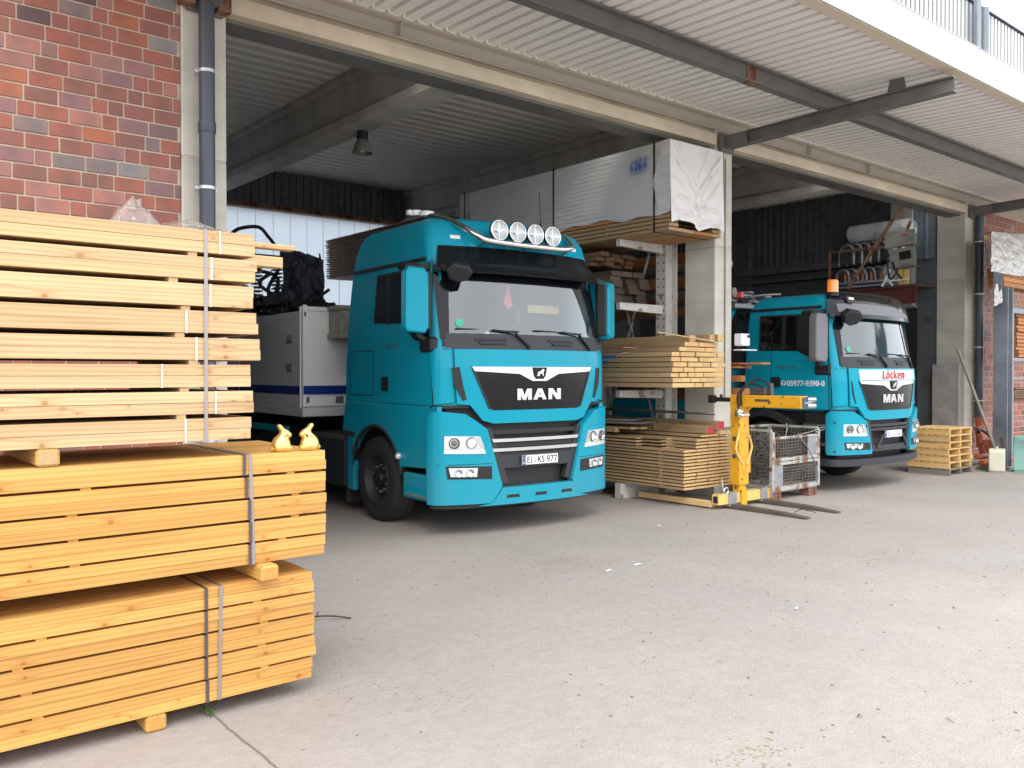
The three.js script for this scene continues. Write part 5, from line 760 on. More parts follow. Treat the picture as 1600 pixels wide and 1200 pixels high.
// wrapped package
{
  const t = thing('wrapped_package', 'large timber package wrapped in grey and white film with a blue number', 'package', [8.95, 3.70, -7.50]);
  const w = 1.13, h = 1.19, L = 4.72, hem = (z) => .245 + .03 * Math.sin(z * 3.1) + .05 * sstep(-.6, 0, z) * 0 + .02 * Math.sin(z * 9);
  for (let k = 0; k < 5; k++) for (let i = 0; i < 6; i++) { if (i > 0 && i < 5 && k > 0) continue; const m = plank(t, 'plank', w / 6 - .003, .044, L - .04, (i + .5) * w / 6, k * .056 + .022, -L / 2 - .01 + rr(-.02, .01), M.orangeWood.slice(1).concat(M.packWood), 0, .003); }
  for (let k = 0; k < 5; k++) for (const z of [-.35, -1.2, -2.3, -3.6]) plank(t, 'spacer_lath', w * .98, .011, .045, w / 2, k * .056 + .0495, z, M.packWood, 0, .001);
  stuff(part('inner_planks', bx(.02, w - .02, .28, h - .02, -L + .03, -.03, .004), M.packWood[0][0], t));
  const side = (sx) => sheet((u, v) => { const z = -L * u, y = lerp(hem(z), h, v), n = fbm(u, v, 9, 4, 511, 4) - .5, sag = Math.sin(u * 40 + v * 3) * .004; return V(sx < 0 ? -.012 - .03 * n * (1 - v * .6) - sag : w + .012 + .02 * n, y, z); }, 90, 24, (u, v, q) => [q.z, q.y]);
  part('side_film', plain(side(-1)), M.wrapSide, t, 'grey striped film on the long side'); part('side_film', plain(side(1)), M.wrapSide, t);
  part('top_film', plain(sheet((u, v) => V(lerp(-.012, w + .012, v), h + .006 + .012 * fbm(u, v, 8, 4, 531, 3), -L * u), 40, 8, (u, v, q) => [q.z, q.x])), M.wrapSide, t);
  const endY = (u) => .06 + .09 * Math.abs(Math.sin(u * 5.2 + .4)) - .05 * u;
  part('end_film', plain(sheet((u, v) => {
    const y = lerp(endY(u), h + .004, v), n = fbm(u, v, 5, 5, 541, 5) - .5, edge = Math.min(1, u * 8, (1 - u) * 8), g = (d, w2) => Math.exp(-d * d / (w2 * w2));
    let f = 0; for (const [a, b, c, d, k, w2] of [[0, 1, .5, .48, .035, .018], [1, .98, .52, .46, .04, .016], [.02, .9, .46, .40, -.03, .02], [.98, .86, .56, .40, -.03, .02], [.25, 1, .5, .62, .018, .012], [.72, 1, .5, .60, .02, .012], [.05, .55, .5, .22, .03, .02], [.95, .6, .5, .16, .03, .02], [.1, .3, .9, .2, .03, .025], [0, .12, 1, .05, .03, .03], [.5, .45, .35, .1, .025, .015], [.52, .45, .70, .1, .025, .015]]) { const ex = c - a, ey = d - b, L = ex * ex + ey * ey, t = clamp(((u - a) * ex + (v - b) * ey) / L, 0, 1), q = Math.hypot(u - a - ex * t, v - b - ey * t); f += k * g(q, w2) * (t > .02 && t < .98 ? 1 : .5); }
    const low = Math.exp(-v * 3); return V(lerp(-.02, w - .01, u), y, (.03 * n + f + .03 * low * Math.sin(u * 22 + v * 9)) * edge + .03 * (1 - v) * (1 - v)); }, 110, 110, (u, v, q) => [q.x, q.y])), M.wrapEnd, t, 'white crumpled film folded over the end');
  part('end_film_return', plain(sheet((u, v) => V(-.022 - .02 * fbm(u, v, 3, 6, 551, 3) * u, lerp(.27, h + .004, v), -.28 * (1 - .8 * Math.abs(v - .4)) * u), 10, 30, (u, v, q) => [q.z, q.y])), M.wrapSide, t);
  for (const z of [-.27, -2.28, -4.55]) part('strap', [bx(-.032, -.022, -.02, h + .02, z - .012, z + .012, .001), bx(-.03, w + .03, h + .016, h + .022, z - .012, z + .012, .001), bx(-.02, w, -.008, -.003, z - .012, z + .012, .001)], M.black, t);
  // sprayed number
  const tx = canvasTex(256, 160, (c, W, H) => { c.clearRect(0, 0, W, H); const d = c.createRadialGradient(W / 2, H * .6, 10, W / 2, H * .6, W * .5); d.addColorStop(0, 'rgba(40,110,190,.45)'); d.addColorStop(1, 'rgba(40,110,190,0)'); c.fillStyle = d; c.fillRect(0, 0, W, H); c.strokeStyle = 'rgba(22,84,165,.95)'; c.lineWidth = 9; c.lineCap = c.lineJoin = 'round'; const L2 = (p) => { c.beginPath(); p.forEach(([x, y], i) => (i ? c.lineTo(x, y) : c.moveTo(x, y))); c.stroke(); };
    L2([[52, 38], [38, 70], [34, 100], [44, 116], [58, 104], [54, 84], [38, 88]]); L2([[80, 52], [94, 36], [106, 50], [98, 80], [80, 112], [112, 108]]); L2([[150, 30], [132, 64], [128, 98], [140, 112], [154, 98], [148, 80], [130, 88]]); L2([[206, 28], [186, 62], [182, 98], [194, 112], [210, 98], [204, 78], [184, 86]]); });
  const pm = std({ map: tx, transparent: true, roughness: .7 }), pn = part('spray_number', plain(new THREE.PlaneGeometry(.42, .26)), pm, t, 'blue sprayed number 6266'); pn.rotation.y = -Math.PI / 2; pn.position.set(-.05, .93, -.52);
  part('label_sheet', bx(-.047, -.044, 1.02, 1.12, -.50, -.30, .0005), M.wrapSide, t);
}
// long pack of dark laths behind the wrapped package, darker packs on the rack
pack('tall pack of dark brown laths on the top rack level behind the wrapped package', 'lath_pack', { x0: 8.60, y0: 3.76, z: -12.5, w: 1.2, cols: [3], layers: 17, th: .028, gap: .021, len: 4.0, jit: .05, wood: M.brownWood, sp: [-.7, -2.2, -3.5] });
pack('dark boards on the rack level behind the beam pack, high level', 'dark_board_pack', { x0: 9.05, y0: 2.80, z: -8.75, w: .85, cols: [4], layers: 6, th: .075, gap: .004, len: 4.5, jit: .12, wood: M.darkWood, sp: [] });
pack('dark boards lying on the short arm under the wrapped package', 'dark_board_pack', { x0: 9.05, y0: 3.38, z: -9.0, w: .85, cols: [5], layers: 3, th: .06, gap: .004, len: 4.2, jit: .15, wood: M.brownWood, sp: [] });
pack('dark boards at the back of the low rack level behind the truck', 'dark_board_pack', { x0: 8.7, y0: .26, z: -12.6, w: 1.2, cols: [4], layers: 12, th: .05, gap: .02, len: 3.6, jit: .1, wood: M.darkWood, sp: [-.6, -2.5] });
solo('rack_back_panel', bx(10.25, 10.30, 0.2, 4.9, -16.3, -10.2, .004), M.darkClad, 'dark sheet closing the back of the rack between the bays', 'panel');
// lumber ends on the far side of the column, in the second bay
{
  const end = (label, x, y, z, list) => { const t = thing('beam_ends', label, 'lumber pack', [x, y, z]); for (const [dx, dy, w, h, dz] of list) { const m = plank(t, 'beam', w, h, 2.6, dx, dy, -1.3 + (dz || 0), M.orangeWood, rr(-.01, .01), .004); } };
  end('stack of four orange brown beam bundles high beside the column, seen past its right edge', 10.85, 3.15, -8.3, [[0, .08, .34, .16], [0, .46, .32, .14], [0, .80, .30, .14], [0, 1.22, .32, .16]].flatMap(([a, b, w, h, d]) => [[a - w / 4, b - h / 4, w / 2 - .004, h / 2 - .003, 0], [a + w / 4, b - h / 4, w / 2 - .004, h / 2 - .003, .02], [a - w / 4, b + h / 4, w / 2 - .004, h / 2 - .003, .01], [a + w / 4, b + h / 4, w / 2 - .004, h / 2 - .003, -.01]]));
  end('orange brown squared timbers low beside the column above the crane fork', 10.72, 1.33, -7.62, [[.0, .08, .12, .09], [.13, .08, .12, .09], [.0, .19, .12, .09], [.13, .19, .12, .09], [.02, .38, .10, .09], [.0, .55, .13, .035], [.14, .55, .13, .035], [.06, .60, .24, .03, .35]]);
  end('pale packed laths at roof height behind the column', 10.9, 2.72, -8.6, [[0, .06, .10, .12], [.11, .06, .10, .12], [.22, .06, .10, .12], [.33, .06, .10, .12]]);
  const t = thing('pipe_pair', 'two pale wooden poles jutting out beside the column above the turquoise headboard', 'poles', [10.9, 3.0, -8.4]);
  part('pole', [rod(V(.1, .05, -2), V(.35, .05, .25), .075, 14)], M.greyWood[0][0], t); part('pole', [rod(V(.1, .50, -2), V(.32, .50, .2), .06, 14)], M.greyWood[1][0], t); part('pole', [rod(V(.25, .0, -2), V(.55, .02, .25), .05, 14)], M.redFlag, t, 'pole with a reddish end');
}
// wall socket box on the column
{ const t = thing('socket_box', 'small white socket box fixed to the right edge of the middle column', 'socket box', [10.66, 2.24, -7.62]); part('housing', [bx(-.05, .16, -.05, .13, -.08, .06, .015)], M.white, t); part('shelf', bx(-.06, .30, -.12, -.10, -.08, .08, .004), M.white, t); part('knob', [cyl(.02, .02, .03, 14).rotateX(Math.PI / 2).translate(.10, .09, .07)], M.black, t); const c = solo('cable_conduit', [tube([V(10.42, 1.4, FZ + .015), V(10.42, 3.0, FZ + .015), V(10.42, 4.9, FZ + .015)], .010, 8, 8)], M.greyCover, 'thin grey cable conduit running up the middle column', 'conduit'); }
// ---------------------------------------------------------------- yellow crane fork
{
  const t = thing('crane_fork', 'yellow crane fork attachment with black fork tines standing beside the low board pack', 'crane fork', [9.78, 0, -7.0]);
  part('post', [bx(-.105, .105, .29, 1.36, -.08, .08, .012)], M.yellow, t); part('inner_post', bx(-.07, .07, .06, .30, -.06, .06, .006), M.yellow, t); part('post_shoe', bx(-.06, .06, .02, .24, .055, .085, .005), M.yellow, t);
  part('top_arm', [bx(-.085, .085, 1.34, 1.50, -.10, .98, .012), (() => { const g = ext([[-.08, 1.20], [.10, 1.36], [-.08, 1.36]], .14, .004); g.rotateY(-Math.PI / 2); g.translate(.07, 0, .08 - .0); return g; })()], M.yellow, t);
  part('arm_end', [bx(-.075, .075, 1.35, 1.49, .985, 1.03, .006), cyl(.035, .035, .18, 14).rotateZ(Math.PI / 2).translate(0, 1.46, 1.05), cyl(.035, .035, .18, 14).rotateZ(Math.PI / 2).translate(0, 1.38, 1.05)], M.satin, t);
  part('arm_plate', bx(-.0885, -.0865, 1.42, 1.45, .30, .52, .0005), M.strapDark, t);
  part('lever', [bx(-.03, .03, 1.40, 1.46, -.48, -.10, .006), bx(-.035, .035, 1.38, 1.49, -.50, -.40, .006), rod(V(0, 1.46, -.3), V(0, 1.50, -.3), .02)], M.black, t);
  for (const s of [-1, 1]) part('handle', tube([V(s * .09, 1.10, .05), V(s * .10, 1.0, .06), V(s * .17, .83, .07), V(s * .16, .74, .07), V(s * .04, .56, .085)], .016, 30, 8), M.yellowPale, t);
  part('cylinder', [bx(.105, .19, .44, .66, -.05, .05, .01)], M.yellow, t);
  for (const y of [.68, .92]) part('bolt', cyl(.025, .025, .02, 12).rotateZ(Math.PI / 2).translate(-.115, y, 0), M.strapDark, t);
  part('hose', [tube([V(-.10, 1.36, .10), V(-.12, 1.55, .12), V(-.02, 1.70, .25), V(.02, 1.66, .42), V(.02, 1.52, .46)], .014, 40, 8), tube([V(-.10, 1.30, .06), V(-.14, 1.52, .08), V(-.04, 1.65, .20), V(.03, 1.60, .36), V(.03, 1.50, .38)], .014, 40, 8)], M.black, t);
  part('valve_block', [bx(-.04, .06, 1.505, 1.60, .18, .42, .01), cyl(.03, .03, .16, 14).translate(.04, 1.58, .46)], M.strapDark, t);
  part('swivel', [plain(new THREE.SphereGeometry(.055, 16, 12)).translate(-.12, 1.28, .08), cyl(.035, .035, .10, 12).rotateZ(1.3).translate(-.16, 1.24, .10), bx(-.10, .09, 1.215, 1.25, .08, .10, .004)], M.chrome, t);
  part('crossbar', [bx(-.52, .90, .06, .20, -.06, .06, .008)], M.yellowPale, t, 'worn wooden coloured crossbar tube'); part('fork_sleeve', [bx(-.32, -.16, .03, .215, -.075, .08, .005)], M.galvLight, t); part('fork_sleeve', [bx(.40, .54, .03, .215, -.075, .08, .005)], M.galvLight, t); part('fork_sleeve', bx(.62, .80, .05, .20, -.068, .075, .005), M.galvLight, t); part('tube_end', bx(.545, .60, .055, .205, .058, .075, .004), M.yellow, t); part('tube_mouth', [bx(-.523, -.515, .085, .175, -.035, .035, .002)], M.black, t);
  for (const x of [-.24, .47]) part('tine', (() => { const g = ext([[0, .02], [0, .065], [.75, .045], [1.12, .016], [1.12, .008], [.4, .004]], .10, .003); g.rotateY(-Math.PI / 2); g.translate(x + .05, 0, .06); return g; })(), M.tineSteel, t);
  part('wooden_foot', bx(-.52, -.43, .02, .10, -1.35, -.075, .006), M.endWood[2][0], t);
  const k = solo('chain_ring', [(() => { const g = new THREE.TorusGeometry(.042, .012, 8, 22); g.translate(9.42, .24, -6.95); return plain(g); })(), rod(V(9.36, .40, -6.98), V(9.38, .17, -6.95), .008)], M.satin, 'small steel ring hanging beside the foot of the crane fork', 'ring');
}
// ---------------------------------------------------------------- mesh box with strapping scrap
{
  const t = thing('mesh_box', 'rusty wire mesh box full of scrap steel strapping, right of the yellow crane fork', 'mesh box', [10.42, 0, -6.92]); const W = 1.16, H = .97, Dp = .82, y0 = .14;
  for (const [x, z] of [[0, 0], [W, 0], [0, -Dp], [W, -Dp]]) part('corner_post', [bx(x - .025, x + .025, y0, H, z - .025, z + .025, .003)], M.rust, t);
  part('rim', [bx(-.03, W + .03, H - .0, H + .035, -Dp - .02, -Dp + .02, .003), bx(-.03, .01, H, H + .035, -Dp + .02, -.0, .003), bx(W - .01, W + .03, H, H + .035, -Dp + .02, 0, .003)], M.rust, t);
  part('flap_frame', [bx(.03, W - .03, .865, .90, -.015, .015, .003), bx(.03, W - .03, .555, .60, -.014, .022, .003), bx(.03, .06, .56, .87, -.012, .012, .002), bx(W - .06, W - .03, .56, .87, -.012, .012, .002)], M.rust, t);
  part('lower_frame', [bx(.02, W - .02, .50, .545, -.02, .02, .003), bx(.02, W - .02, y0, y0 + .055, -.02, .02, .003)], M.rust, t);
  part('base_frame', [bx(0, W, y0 - .02, y0 + .03, -Dp, 0, .004), bx(0, .03, y0 + .03, y0 + .07, -Dp, 0, .003)], M.rust, t);
  part('sheet_plate', bx(W - .27, W - .06, .60, .86, .002, .006, .001), M.galvLight, t); part('sheet_plate', bx(.05, .26, .20, .50, .002, .006, .001), M.galvLight, t);
  for (const [x, z] of [[.12, -.1], [W - .12, -.1], [.12, -Dp + .1], [W - .12, -Dp + .1]]) part('foot', bx(x - .11, x + .11, 0, y0 - .02, z - .06, z + .10, .006), M.rustBrown, t);
  const wires = (n, f, m) => { const l = []; for (let i = 0; i <= n; i++) l.push(f(i / n)); return l; };
  const F1 = [...wires(22, (k) => bx(lerp(.05, W - .27, k) - .0022, lerp(.05, W - .27, k) + .0022, .60, .865, -.003, .001, .0005)), ...wires(6, (k) => bx(.05, W - .06, lerp(.61, .855, k) - .0022, lerp(.61, .855, k) + .0022, -.004, 0, .0005))];
  part('wire_mesh', F1, M.cageWire, t); part('wire_mesh', [...wires(22, (k) => bx(lerp(.27, W - .05, k) - .0022, lerp(.27, W - .05, k) + .0022, .19, .51, -.003, .001, .0005)), ...wires(7, (k) => bx(.05, W - .05, lerp(.2, .5, k) - .0022, lerp(.2, .5, k) + .0022, -.004, 0, .0005))], M.cageWire, t);
  for (const x of [0, W]) part('wire_mesh', [...wires(17, (k) => bx(x - .002, x + .002, .17, H, -Dp * k - .0022, -Dp * k + .0022, .0005)), ...wires(16, (k) => bx(x - .003, x + .001, lerp(.18, .95, k) - .0022, lerp(.18, .95, k) + .0022, -Dp, 0, .0005))], M.cageWire, t);
  part('wire_mesh', [...wires(22, (k) => bx(W * k - .0022, W * k + .0022, .17, H, -Dp - .002, -Dp + .002, .0005)), ...wires(14, (k) => bx(0, W, lerp(.18, .95, k) - .0022, lerp(.18, .95, k) + .0022, -Dp - .003, -Dp + .001, .0005))], M.cageWire, t);
  part('teeth', wires(34, (k) => bx(lerp(.05, W - .05, k) - .006, lerp(.05, W - .05, k) + .006, .195, .215, .0, .008, .001)), M.rust, t);
  const scrap = []; for (let i = 0; i < 95; i++) { const p = V(rr(.06, W - .06), rr(.2, .86), rr(-Dp + .06, -.03)), pts = [p.clone()]; const a = rr(0, 6.28), b = rr(-.6, .6); for (let k = 1; k < 5; k++) pts.push(V(clamp(p.x + k * .09 * Math.cos(a + k * b), .04, W - .04), clamp(p.y + k * .05 * Math.sin(b * 3 + k) + rr(-.05, .05), .17, .92), clamp(p.z + k * .07 * Math.sin(a + k * b), -Dp + .03, -.02))); scrap.push(tube(pts, rr(.004, .007), 12, 4)); }
  stuff(part('strapping_scrap', scrap, M.scrapSteel, t));
  part('loose_strap', [tube([V(.65, .90, .0), V(.85, .70, .04), V(1.02, .50, .04), V(1.10, .30, .05), V(1.06, .16, .06)], .008, 30, 5), tube([V(.35, .88, .02), V(.6, .91, .03), V(.95, .94, .02), V(1.26, .99, .02), V(1.30, .96, .02), V(1.05, .93, .03)], .007, 30, 5), tube([V(.30, .86, .01), V(.36, 1.0, .0), V(.38, 1.08, -.02)], .006, 16, 5), tube([V(-.35, .18, .05), V(-.2, .26, .08), V(-.08, .30, .1), V(-.12, .20, .12), V(-.25, .16, .12)], .006, 24, 5)], M.galvLight, t);
}
// ---------------------------------------------------------------- pallets
{
  let first = null; const names = ['grey weathered pallet at the bottom of the pallet stack', 'second pallet from the ground in the stack of new pallets', 'third pallet from the ground in the stack of new pallets', 'fourth pallet from the ground in the stack of new pallets', 'third pallet from the top in the stack of new pallets', 'second pallet from the top in the stack of new pallets', 'topmost pallet of the stack in front of the right column'];
  for (let k = 0; k < 7; k++) {
    const mats = k === 0 ? M.greyWood : M.palletWood, t = thing('pallet', names[k], 'pallet', [15.42 + rr(-.015, .015), k * .1175, -6.70 + rr(-.015, .015)], rr(-.012, .012), 'stack of pallets by the right column');
    for (const x of [.02, .455, .89]) plank(t, 'stringer', .04, .093, .74, x, .047, -.37, mats, 0, .003);
    for (let i = 0; i < 6; i++) plank(t, 'deck_board', .93, .020, .095, .455, .1045, -.05 - i * .127, mats, rr(-.01, .01), .002);
  }
}
// ---------------------------------------------------------------- things by the right brick wall
{
  const t = thing('canister', 'dirty white plastic canister standing by the brick wall beside the mint box', 'canister', [16.76, 0, -6.44], .35); t.scale.setScalar(1.15);
  part('body', [(() => { const g = ext([[-.13, .02], [-.11, 0], [.11, 0], [.13, .02], [.13, .26], [.07, .33], [-.10, .33], [-.13, .29]], .19, .018); g.translate(0, .018, -.095); return g; })()], M.canister, t); part('grip', [tube([V(-.07, .34, 0), V(-.05, .385, 0), V(.03, .385, 0), V(.06, .345, 0)], .016, 20, 8)], M.canister, t); part('opening', cyl(.035, .035, .012, 18).translate(-.03, .352, .04), M.black, t);
  solo('shovel_handle', [rod(V(16.92, .30, -6.5), V(17.02, 2.24, -7.25), .028, 12)], M.greyWood[0][0], 'long wooden tool handle leaning from the canister to the drainpipe', 'tool handle');
  solo('dark_stake', beamAB(V(16.90, .30, -6.38), V(17.12, .60, -6.5), .06, .03), M.twig, 'dark stub of board sticking up behind the canister', 'stake');
  solo('mint_cabinet', [bx(16.88, 17.5, .03, .66, -6.22, -5.5, .02), bx(16.90, 17.48, 0, .03, -6.20, -5.52, .004)], M.mint, 'mint green metal box at the right edge in front of the rack', 'box');
  solo('cream_canister', [(() => { const g = ext([[0, 0], [.45, 0], [.45, .44], [.10, .44], [.03, .38], [0, .30]], .3, .02); g.rotateY(-Math.PI / 2); g.translate(17.35, .682, -6.05); return g; })()], M.yellowPale, 'cream yellow container standing on the mint box', 'container');
  const kg = thing('drain_fitting', 'orange plastic drain pipes with elbow at the foot of the far drainpipe', 'drain pipes', [18.86, 0, -7.6]); part('pipe', [cyl(.085, .085, .62, 22).translate(.02, .56, .02)], M.kg, kg); part('socket', [cyl(.10, .10, .12, 22).translate(.02, .82, .02)], M.kg, kg);
  const p2 = solo('orange_pipe', [rod(V(18.0, .10, -7.15), V(18.05, .72, -7.30), .065, 18), (() => tube([V(17.88, .46, -7.05), V(17.87, .30, -7.0), V(17.9, .20, -6.93), V(18.0, .14, -6.9)], .075, 26, 14))(), cyl(.085, .085, .09, 18).translate(17.88, .44, -7.05)], M.kg, 'orange plastic pipe bend standing beside the pallet stack', 'pipe');
  solo('orange_pipe', [rod(V(17.35, .08, -6.95), V(18.6, .10, -6.8), .055, 18), rod(V(17.5, .17, -7.1), V(18.4, .15, -7.15), .055, 18)], M.kg, 'orange plastic pipes lying on the ground behind the canister', 'pipe');
  solo('cable_duct', [tube([V(17.35, .66, -7.0), V(17.6, .70, -7.1), V(17.95, .62, -7.1), V(18.2, .40, -7.0), V(18.3, .12, -6.9)], .03, 40, 10)], M.greyPlastic, 'black flexible duct bent in an arc over the orange pipes', 'duct');
  const heap = sheet((u, v) => { const a = u * 6.2832, r = v * .42; return V(17.3 + r * Math.cos(a) * 1.1, Math.max(.002, .13 * Math.pow(1 - v, 1.3) * (.6 + .9 * fbm(u, v, 6, 6, 601, 4))), -6.72 + r * .6 * Math.sin(a)); }, 40, 16); stuff(solo('soil_heap', plain(heap), M.soil, 'small heap of dark soil beside the canister', 'soil'));
  const rk = thing('steel_rack', 'blue grey steel shelf rack standing before the far brick wall at the right edge', 'rack', [17.66, 0, -6.74]);
  part('post', [bx(0, .02, 0, 3.42, -.13, .13, .003), bx(.02, .22, 0, 3.42, -.008, .008, .002), bx(.22, .24, 0, 3.42, -.13, .13, .003)], M.blueSteel, rk);
  part('shelf_arm', [bx(.24, 2.0, 2.95, 3.05, -.05, .05, .004), bx(.24, 2.0, 2.02, 2.08, -.05, .05, .004), bx(.24, 2.0, 1.66, 1.70, -.05, .05, .004)], M.blueSteel, rk); part('shelf_post', [bx(.48, .54, .2, 3.0, -.04, .04, .004)], M.blueSteel, rk);
  pack('dark stacked planks on the steel shelf rack at the right edge', 'shelf_planks', { x0: 18.25, y0: 1.22, z: -6.72, w: 1.4, cols: [1], layers: 7, th: .035, gap: .006, len: .24, jit: .03, wood: M.brownWood, sp: [] });
  pack('orange brown boards on the steel shelf rack at mid height', 'shelf_boards', { x0: 18.50, y0: 2.1, z: -6.75, w: 1.4, cols: [1], layers: 12, th: .06, gap: .012, len: .24, jit: .03, wood: M.orangeWood, sp: [] });
  pack('orange brown boards under the silver tarpaulin on top of the steel rack', 'top_boards', { x0: 17.92, y0: 3.46, z: -6.79, w: 2.4, cols: [1], layers: 4, th: .085, gap: .012, len: .3, jit: .01, wood: M.orangeWood, sp: [] });
  const tp = thing('tarpaulin', 'silver crinkled tarpaulin draped over the boards on top of the steel rack', 'tarpaulin', [17.22, 3.24, -6.76]);
  part('drape', plain(sheet((u, v) => { const n = fbm(u, v, 7, 7, 611, 4) - .5, x = lerp(lerp(-.02, .56, v), 3.0, u), y = lerp(.44 + .05 * u, 1.28 + .16 * u, v); return V(x, y + .02 * n, .02 - .22 * v + .05 * n); }, 50, 30, (u, v, q) => [q.x, q.y])), M.tarp, tp);
  part('drape', plain(sheet((u, v) => { const n = fbm(u, v, 5, 5, 617, 4) - .5; return V(.56 + u * 2.5, 1.28 + .16 * u + .02 * n, -.20 - v * .25); }, 30, 10, (u, v, q) => [q.x, q.z])), M.tarp, tp);
  part('fold', plain(sheet((u, v) => { const n = fbm(u, v, 4, 4, 621, 4) - .5; return V(lerp(.0, .46, u) - .02 * v, lerp(.46, .10, v) - .04 * u * (1 - v) + .05 * n, .06 + .05 * n); }, 16, 16)), M.tarpDark, tp);
  part('hanging_corner', plain(sheet((u, v) => { const n = fbm(u, v, 5, 6, 631, 4) - .5; return V(.06 + .30 * u + .02 * v - .05 * v * (1 - u), .22 - .42 * v - .10 * u * (1 - v) + .08 * u, .06 + .07 * Math.sin(u * 7) * .4 + .05 * n); }, 20, 20, (u, v, q) => [q.x, q.y])), M.tarp, tp);
  const lt = thing('wall_lamp', 'small cream and red fitting under the canopy beside the far drainpipe', 'wall lamp', [19.15, 4.72, FZ]); part('bracket', [bx(-.1, .12, .12, .36, 0, .06, .01)], M.yellowPale, lt); part('red_cap', bx(-.04, .1, -.04, .12, 0, .10, .01), M.red, lt); part('bulb', plain(new THREE.SphereGeometry(.075, 16, 12)).translate(.0, -.12, .08), M.yellowPale, lt);
}
// ---------------------------------------------------------------- pendant lamp in the hall
{
  const t = thing('pendant_lamp', 'industrial bell shaped pendant lamp hanging under the roof beam', 'lamp', [6.0, 4.80, -10.45]); t.scale.setScalar(.62);
  part('shade', lathe([[.11, .30], [.125, .29], [.16, .22], [.215, .06], [.225, .0], [.218, .0], [.205, .06], [.15, .21], [.10, .27]], 36), M.galv, t); part('gear_box', [cyl(.125, .125, .24, 24).translate(0, .42, 0)], M.black, t); part('rod', [cyl(.026, .026, .46, 10).translate(0, .76, 0), cyl(.03, .03, .06, 10).translate(0, .97, 0)], M.black, t); part('bulb', lathe([[.001, .02], [.05, .04], [.06, .10], [.035, .2], [.03, .27]], 18), M.white, t);
  part('hanger', [beamAB(V(0, .97, 0), V(-.04, .97, 0), .02, .02)], M.black, t);
}
